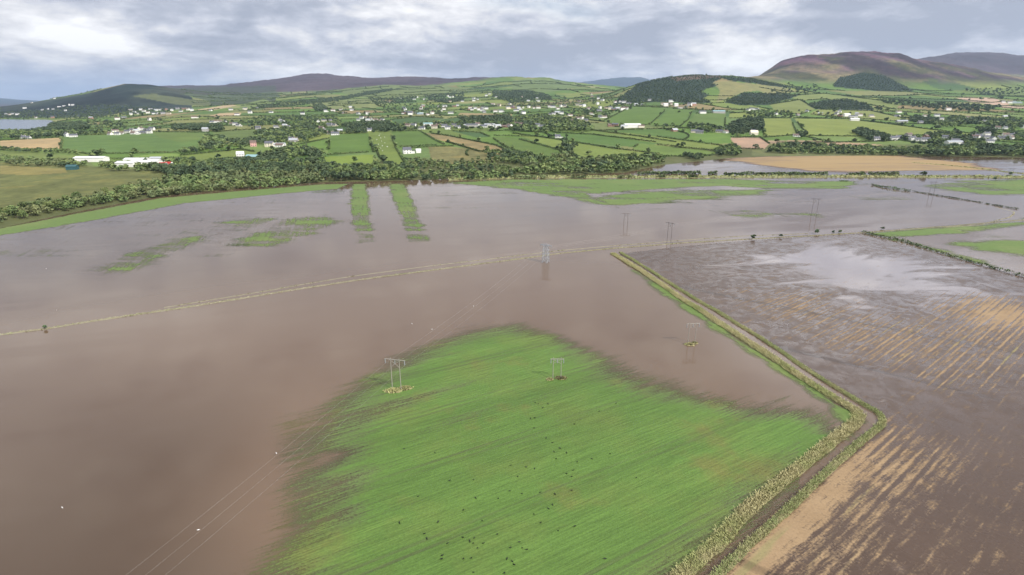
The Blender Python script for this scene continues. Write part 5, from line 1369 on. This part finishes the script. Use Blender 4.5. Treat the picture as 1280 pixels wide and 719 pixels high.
def build_garden_trees():
    V = []; Fc = []; T = []; nb = 0; r = np.random.default_rng(3)
    lows = [crown_arrays(700 + s_, 48, .30) for s_ in range(3)]
    for i, (x, y, h) in enumerate(GARDEN):
        if blocks_view(x, y): continue
        v, f, t = lows[i % 3]; a = r.uniform(0, 6.28); c, s = math.cos(a), math.sin(a); w = h * r.uniform(1, 1.5); z = max(0.0, float(Zat(x, y)))
        V.append(np.stack([(v[:, 0] * c - v[:, 1] * s) * w + x, (v[:, 0] * s + v[:, 1] * c) * w + y, v[:, 2] * h + z - .1], 1)); Fc.append(f + nb); T.append(t); nb += len(v)
    tag(link('garden_greenery', foliage_mesh('garden_greenery', np.concatenate(V), np.concatenate(Fc), np.concatenate(T), M['leaf_dark'])), 'dark garden trees and shrubs among the village houses', 'shrubbery', kind='stuff')
build_garden_trees()

def build_lorries():
    for i, (u, v, lab) in enumerate([(204, 207, 'red lorry parked at the white complex, the left one'), (211, 206.3, 'red lorry parked at the white complex, the right one')]):
        x, y, z = hit(u, v); o = empty('lorry', (x, y, z), .15 + .2 * i)
        b = MB(); b.box(-3.6, 2.6, -1.2, 1.2, 1.0, 3.7); b.build('cargo_box', M['red_paint'], o)
        c = MB(); c.add([(2.75,-1.15,.8),(5.0,-1.15,.8),(5.0,1.15,.8),(2.75,1.15,.8),(2.75,-1.1,3.1),(4.5,-1.1,3.1),(4.5,1.1,3.1),(2.75,1.1,3.1),(5.0,-1.15,1.8),(5.0,1.15,1.8)],
                        [(0,3,2,1),(4,5,6,7),(0,1,8,5,4),(3,7,6,9,2),(1,2,9,8),(0,4,7,3),(8,9,6,5)]); cb = c.build('cab', M['white_wall'], o)
        g = MB(); g.add([(4.99,-1.0,1.9),(4.99,1.0,1.9),(4.56,1.0,3.0),(4.56,-1.0,3.0)], [(0,1,2,3)]); g.build('windscreen', M['glass'], cb)
        for wx in (-2.6, -1.4, 3.9):
            for s in (-1, 1):
                w = MB(); w.tube((wx, s * .85, .5), (wx, s * 1.2, .5), .5, n=14); w.build('wheel', M['tyre'], o)
        tag(o, lab, 'lorry')
build_lorries()

# ------------------------------------------------------------------ power line
POLE_TOPS = []
def h_pole(u, v, hgt, rz, gap, mat, label, mound=None, arm=3.0, mlabel=None):
    x, y = ground(u, v); o = empty('power_pole', (x, y, 0), rz)
    for s in (-1, 1):
        p = MB(); p.tube((s * gap / 2, 0, -1.2), (s * gap / 2 * .96, 0, hgt), .115, .085, 9); p.build('pole', M[mat], o)
    a = MB(); a.box(-arm, arm, -.08, .08, hgt - .52, hgt - .36); ar = a.build('crossarm', M[mat], o)
    for s in (-1, 0, 1):
        i_ = MB()
        for kk in range(4): i_.tube((s * arm * .94, 0, hgt - .62 - kk * .3), (s * arm * .94, 0, hgt - .86 - kk * .3), .13, .09, 8)
        i_.build('insulator', M['porcelain'], ar)
    b = MB(); b.tube((-gap / 2, .08, hgt * .72), (gap / 2, .08, hgt - .6), .05, n=6); b.tube((gap / 2, -.08, hgt * .72), (-gap / 2, -.08, hgt - .6), .05, n=6)
    b.build('brace', M[mat], o)
    tag(o, label, 'power pole')
    c, s_ = math.cos(rz), math.sin(rz)
    POLE_TOPS.append([(x + c * q * arm * .94, y + s_ * q * arm * .94, hgt - 1.75) for q in (-1, 0, 1)])
    if mound:
        for mi, (mx, my, mr, mh) in enumerate(mound):
            n = 22; V = [(0, 0, mh)]; Fm = []
            rr_ = np.random.default_rng(int(u) + mi)
            for ring, (q, zz) in enumerate(((.45, .82), (.8, .4), (1.12, -.15))):
                for j in range(n):
                    t = 2 * math.pi * j / n; k_ = q * mr * (1 + .28 * (rr_.random() - .5)); V.append((k_ * math.cos(t), k_ * .62 * math.sin(t), mh * zz * (1 + .3 * (rr_.random() - .5))))
            Fm += [(0, 1 + j, 1 + (j + 1) % n) for j in range(n)]
            for ring in range(2):
                Fm += [(1 + ring * n + j, 1 + (ring + 1) * n + j, 1 + (ring + 1) * n + (j + 1) % n, 1 + ring * n + (j + 1) % n) for j in range(n)]
            me = bpy.data.meshes.new('mound'); me.from_pydata(V, [], Fm); me.materials.append(M['bank'])
            for pl_ in me.polygons: pl_.use_smooth = True
            mo = link('mound', me); mo.location = (x + mx, y + my, 0)
            cc = np.array([[rr_.normal(0, .36) * mr, rr_.normal(0, .22) * mr, 0] for _ in range(int(130 * mr))])
            cc[:, 2] = mh * np.clip(1 - (cc[:, 0] / mr) ** 2 - (cc[:, 1] / (mr * .62)) ** 2, 0, 1) + .12
            v_, f_ = quads_random(cc, .45, seed=int(u) + 3 + mi)
            g = link('grass', foliage_mesh('mound_grass', v_, f_, np.repeat(rr_.uniform(0, 1, len(cc)), 4), M['mound'])); g.parent = mo; g['kind'] = 'stuff'
            tag(mo, (mlabel or label) [0:] if isinstance(mlabel, str) else mlabel[mi], 'mound')
    return o

h_pole(46, 900, 9.5, -.2, 2.6, 'pole', 'pale twin pole carrying the wires at the near left')
h_pole(496, 487, 9.4, -.24, 2.6, 'pole', 'tallest pale twin pole with a long crossarm on the left of the crop', [(-.8, -.9, 2.6, .45), (2.4, .5, 2.2, .35)], mlabel=['yellow grassy mound under the left leg of the tall pale pole', 'brown stony mound under the right leg of the tall pale pole'])
h_pole(696, 474, 6.7, .0, 2.3, 'pole', 'short pale twin pole standing in the top of the green crop', [(-2.0, -.6, 1.1, .4), (1.2, .3, 1.9, .4)], arm=1.9, mlabel=['small pale mound left of the short pole in the crop', 'brown mound under the right leg of the short pole in the crop'])
h_pole(864, 429.5, 7.4, .1, 2.4, 'pole', 'pale twin pole standing in brown water beside the ditch', [(-.8, -.9, 1.8, .3), (1.2, .2, 1.2, .3)], arm=2.2, mlabel=['green mound at the foot of the pole in the brown water', 'small pale mound beside the pole in the brown water'])
PY = len(POLE_TOPS)

def lattice(u, v, hgt, w0, w1, rz, label):
    x, y = ground(u, v); o = empty('pylon', (x, y, 0), rz)
    cs = [(-1, -1), (1, -1), (1, 1), (-1, 1)]
    def P_(i, z):
        w = w0 + (w1 - w0) * z / hgt; return (cs[i][0] * w / 2, cs[i][1] * w / 2, z)
    for i in range(4):
        m = MB(); m.tube(P_(i, -1.0), P_(i, hgt), .13, .10, 6); m.build('leg', M['steel'], o)
    br = MB(); N_ = 4
    for k_ in range(N_):
        z0, z1 = hgt * k_ / N_, hgt * (k_ + 1) / N_
        for i in range(4):
            j = (i + 1) % 4
            br.tube(P_(i, z0), P_(j, z1), .06, n=5); br.tube(P_(j, z0), P_(i, z1), .06, n=5); br.tube(P_(i, z1), P_(j, z1), .06, n=5)
    br.build('bracing', M['steel'], o)
    a = MB(); a.box(-3.0, 3.0, -.18, .18, hgt - .1, hgt + .2); a.tube((-3, 0, hgt), (0, 0, hgt + 1.0), .07, n=6); a.tube((3, 0, hgt), (0, 0, hgt + 1.0), .07, n=6); ar = a.build('crossarm', M['steel'], o)
    for s in (-1, 0, 1):
        i_ = MB()
        for kk in range(4): i_.tube((s * 2.8, 0, hgt - .15 - kk * .3), (s * 2.8, 0, hgt - .4 - kk * .3), .14, .09, 8)
        i_.build('insulator', M['porcelain'], ar)
    c, s_ = math.cos(rz), math.sin(rz)
    POLE_TOPS.append([(x + c * q * 2.8, y + s_ * q * 2.8, hgt - 1.3) for q in (-1, 0, 1)])
    tag(o, label, 'pylon')
lattice(682, 328, 8.6, 2.6, 2.0, -.5, 'steel lattice pylon standing on the causeway')
h_pole(836, 304, 11.8, -.95, 2.7, 'pole_dark', 'dark twin pole on the causeway right of the lattice pylon')
h_pole(1017, 271, 12.6, -.35, 3.2, 'pole_dark', 'tall dark twin poles standing in the far water')
h_pole(1164, 243.5, 11.0, -.35, 3.2, 'pole_dark', 'dark twin poles behind the low hedge at the right')
h_pole(1261, 227, 13.0, -.35, 3.2, 'pole_dark', 'dark twin poles on the flood bank at the right edge')
h_pole(782, 281, 7.6, -.2, 2.4, 'pole_dark', 'short dark twin poles alone in the middle of the far water')

def build_wires():
    route = [POLE_TOPS[i] for i in (0, 1, 4, 5, 6, 7, 8)]
    for k_ in range(3):
        m = MB()
        for a, b in zip(route[:-1], route[1:]):
            a = np.array(a[k_]); b = np.array(b[k_]); L = np.linalg.norm(b - a); n = 14; prev = None
            for i in range(n + 1):
                t = i / n; p = a * (1 - t) + b * t; p[2] -= 4 * t * (1 - t) * min(1.8, L * .011)
                if prev is not None: m.tube(prev, p, .006, n=5, caps=False)
                prev = p
        tag(m.build('power_line_wire', M['wire']), ['power line wire on the left side of the poles', 'power line wire along the middle of the poles', 'power line wire on the right side of the poles'][k_], 'wire', 'power line wires')
build_wires()

# ------------------------------------------------------------------ birds and sheep
def bird_mesh(name, mat, L=.48, stand=True, beakmat=None):
    m = MB(); n = 9
    # body from tail tip to head, one lofted skin
    st = [(-.62, .10, .015, .05), (-.42, .135, .03, .075), (-.25, .17, .075, .085), (-.05, .19, .115, .115), (.12, .21, .115, .12), (.25, .25, .085, .095), (.32, .30, .062, .07), (.38, .335, .066, .066), (.44, .34, .055, .055), (.48, .335, .028, .026), (.56, .325, .008, .008)]
    vs = []
    for x, z, ry, rz_ in st:
        for i in range(n):
            t = 2 * math.pi * i / n; vs.append((x * L * 1.0, math.cos(t) * ry * L * 1.3, z * L * 1.6 + math.sin(t) * rz_ * L * 1.3 + (0 if stand else -.12 * L)))
    fs = [(r_ * n + i, r_ * n + (i + 1) % n, (r_ + 1) * n + (i + 1) % n, (r_ + 1) * n + i) for r_ in range(len(st) - 1) for i in range(n)] + [tuple(range(n))[::-1], tuple(range((len(st) - 1) * n, len(st) * n))]
    m.add(vs, fs)
    for s in (-1, 1):   # folded wings
        m.add([(.18*L, s*.15*L, .36*L), (-.1*L, s*.19*L, .36*L), (-.55*L, s*.06*L, .22*L), (-.3*L, s*.17*L, .22*L), (.1*L, s*.18*L, .26*L)], [(0, 1, 2, 3, 4)])
        if stand:
            m.tube((0, s * .06 * L, .22 * L), (.03 * L, s * .06 * L, 0), .02 * L, .014 * L, 5); m.tube((-.03 * L, s * .06 * L, .012 * L), (.14 * L, s * .06 * L, .012 * L), .014 * L, n=5)
    me = bpy.data.meshes.new(name); me.from_pydata(m.v, [], m.f); me.materials.append(mat)
    for p in me.polygons: p.use_smooth = True
    return me

def build_birds():
    cm = bird_mesh('crow_body', M['crow'], .52); gm = bird_mesh('gull_body', M['gull'], .48, False); r = np.random.default_rng(21)
    px = []
    Z5 = [(692,123),(702,127),(718,141),(736,127),(690,176),(676,178),(688,211),(828,198),(730,246),(752,262),(777,281),(757,294),(801,297),(765,318),(888,318),(952,300),(838,329),(660,347),(690,352),(607,341),(824,358),(801,370),(818,380),(631,380),(1043,384),(395,394),(478,391),(603,430),(646,440),(709,435),(760,441),(818,428),(286,449),(485,455),(564,457),(752,478),(737,491),(443,497),(688,511),(508,534),(355,538),(221,541),(711,541),(829,553),(772,569),(308,579),(316,596),(441,592),(480,594),(465,605),(512,612),(477,612),(492,629),(388,612),(636,608),(560,581),(605,627),(647,628),(662,634),(370,654),(366,667),(594,666),(619,687),(470,664),(443,666),(934,666),(478,713),(585,716),(612,675),(236,283),(344,297),(914,153),(973,125)]
    for a, b in Z5: px.append((420 + a * .36, 460 + b * .36))
    for i, (u, v) in enumerate(px):
        x, y = ground(u, v); o = link('crow', cm); o.location = (x, y, .10); o.rotation_euler = (0, 0, r.uniform(0, 6.28)); s = r.uniform(.9, 1.2); o.scale = (s, s, s)
        tag(o, 'black crow feeding on the green crop', 'crow', 'crows scattered over the green crop')
    for u, v, lab in [(78, 635, 'white gull floating at the near left of the brown water'), (248, 663, 'white gull on the water under the power wires'), (345.5, 567, 'white gull on the water left of the crop edge'),
                      (592, 383, 'white gull on the water above the crop'), (540, 412, 'white gull on the water left of the crop tip, nearer one'), (515, 405, 'white gull on the water left of the crop tip, far one'), (71, 388, 'white gull floating behind the causeway at the left'), (58, 336, 'tiny white gull far out on the left water')]:
        x, y = ground(u, v); o = link('gull', gm); o.location = (x, y, .0); o.rotation_euler = (0, 0, r.uniform(0, 6.28)); tag(o, lab, 'gull', 'gulls floating on the flood')
    # sheep on the narrow sloping pasture
    m = MB(); n = 10
    st = [(-.62, .62, .05, .05), (-.55, .62, .24, .26), (-.25, .64, .31, .33), (.15, .65, .31, .33), (.42, .68, .24, .27), (.56, .78, .13, .15), (.68, .86, .11, .12), (.82, .80, .08, .09), (.92, .74, .03, .03)]
    vs = []
    for x, z, ry, rz_ in st:
        for i in range(n):
            t = 2 * math.pi * i / n; vs.append((x, math.cos(t) * ry, z + math.sin(t) * rz_))
    m.add(vs, [(r_ * n + i, r_ * n + (i + 1) % n, (r_ + 1) * n + (i + 1) % n, (r_ + 1) * n + i) for r_ in range(len(st) - 1) for i in range(n)] + [tuple(range(n))[::-1], tuple(range((len(st) - 1) * n, len(st) * n))])
    for x in (-.42, .34):
        for s in (-1, 1): m.tube((x, s * .16, .5), (x, s * .15, 0), .07, .04, 6)
    me = bpy.data.meshes.new('sheep_body'); me.from_pydata(m.v, [], m.f); me.materials.append(M['gull'])
    for p in me.polygons: p.use_smooth = True
    for u, v in [(474,170),(476,173),(471,175),(477,177),(473,181),(478,183),(476,186),(481,172),(481,179),(475,168),(484,184),(478,189)]:
        x, y, z = hit(u, v); o = link('sheep', me); o.location = (x, y, z); o.rotation_euler = (0, 0, r.uniform(0, 6.28)); o.scale = (1.2,) * 3
        tag(o, 'white sheep grazing on the narrow sloping pasture', 'sheep', 'sheep on the narrow pasture')
build_birds()

# ------------------------------------------------------------------ the air of the valley
def build_haze():
    m = bpy.data.materials.new('haze'); m.use_nodes = True; nt = m.node_tree; nt.nodes.clear()
    out = nt.nodes.new('ShaderNodeOutputMaterial'); v = nt.nodes.new('ShaderNodeVolumePrincipled')
    v.inputs['Color'].default_value = (.56, .74, 1.0, 1); v.inputs['Density'].default_value = HAZE; v.inputs['Anisotropy'].default_value = .25
    nt.links.new(v.outputs[0], out.inputs['Volume'])
    b = MB(); b.box(-27500, 27500, -3200, 27500, -3.0, 760.0)
    o = b.build('haze', m); tag(o, 'thin bluish haze filling the air over the valley', 'haze', kind='stuff')
HAZE = 3.5e-5
build_haze()
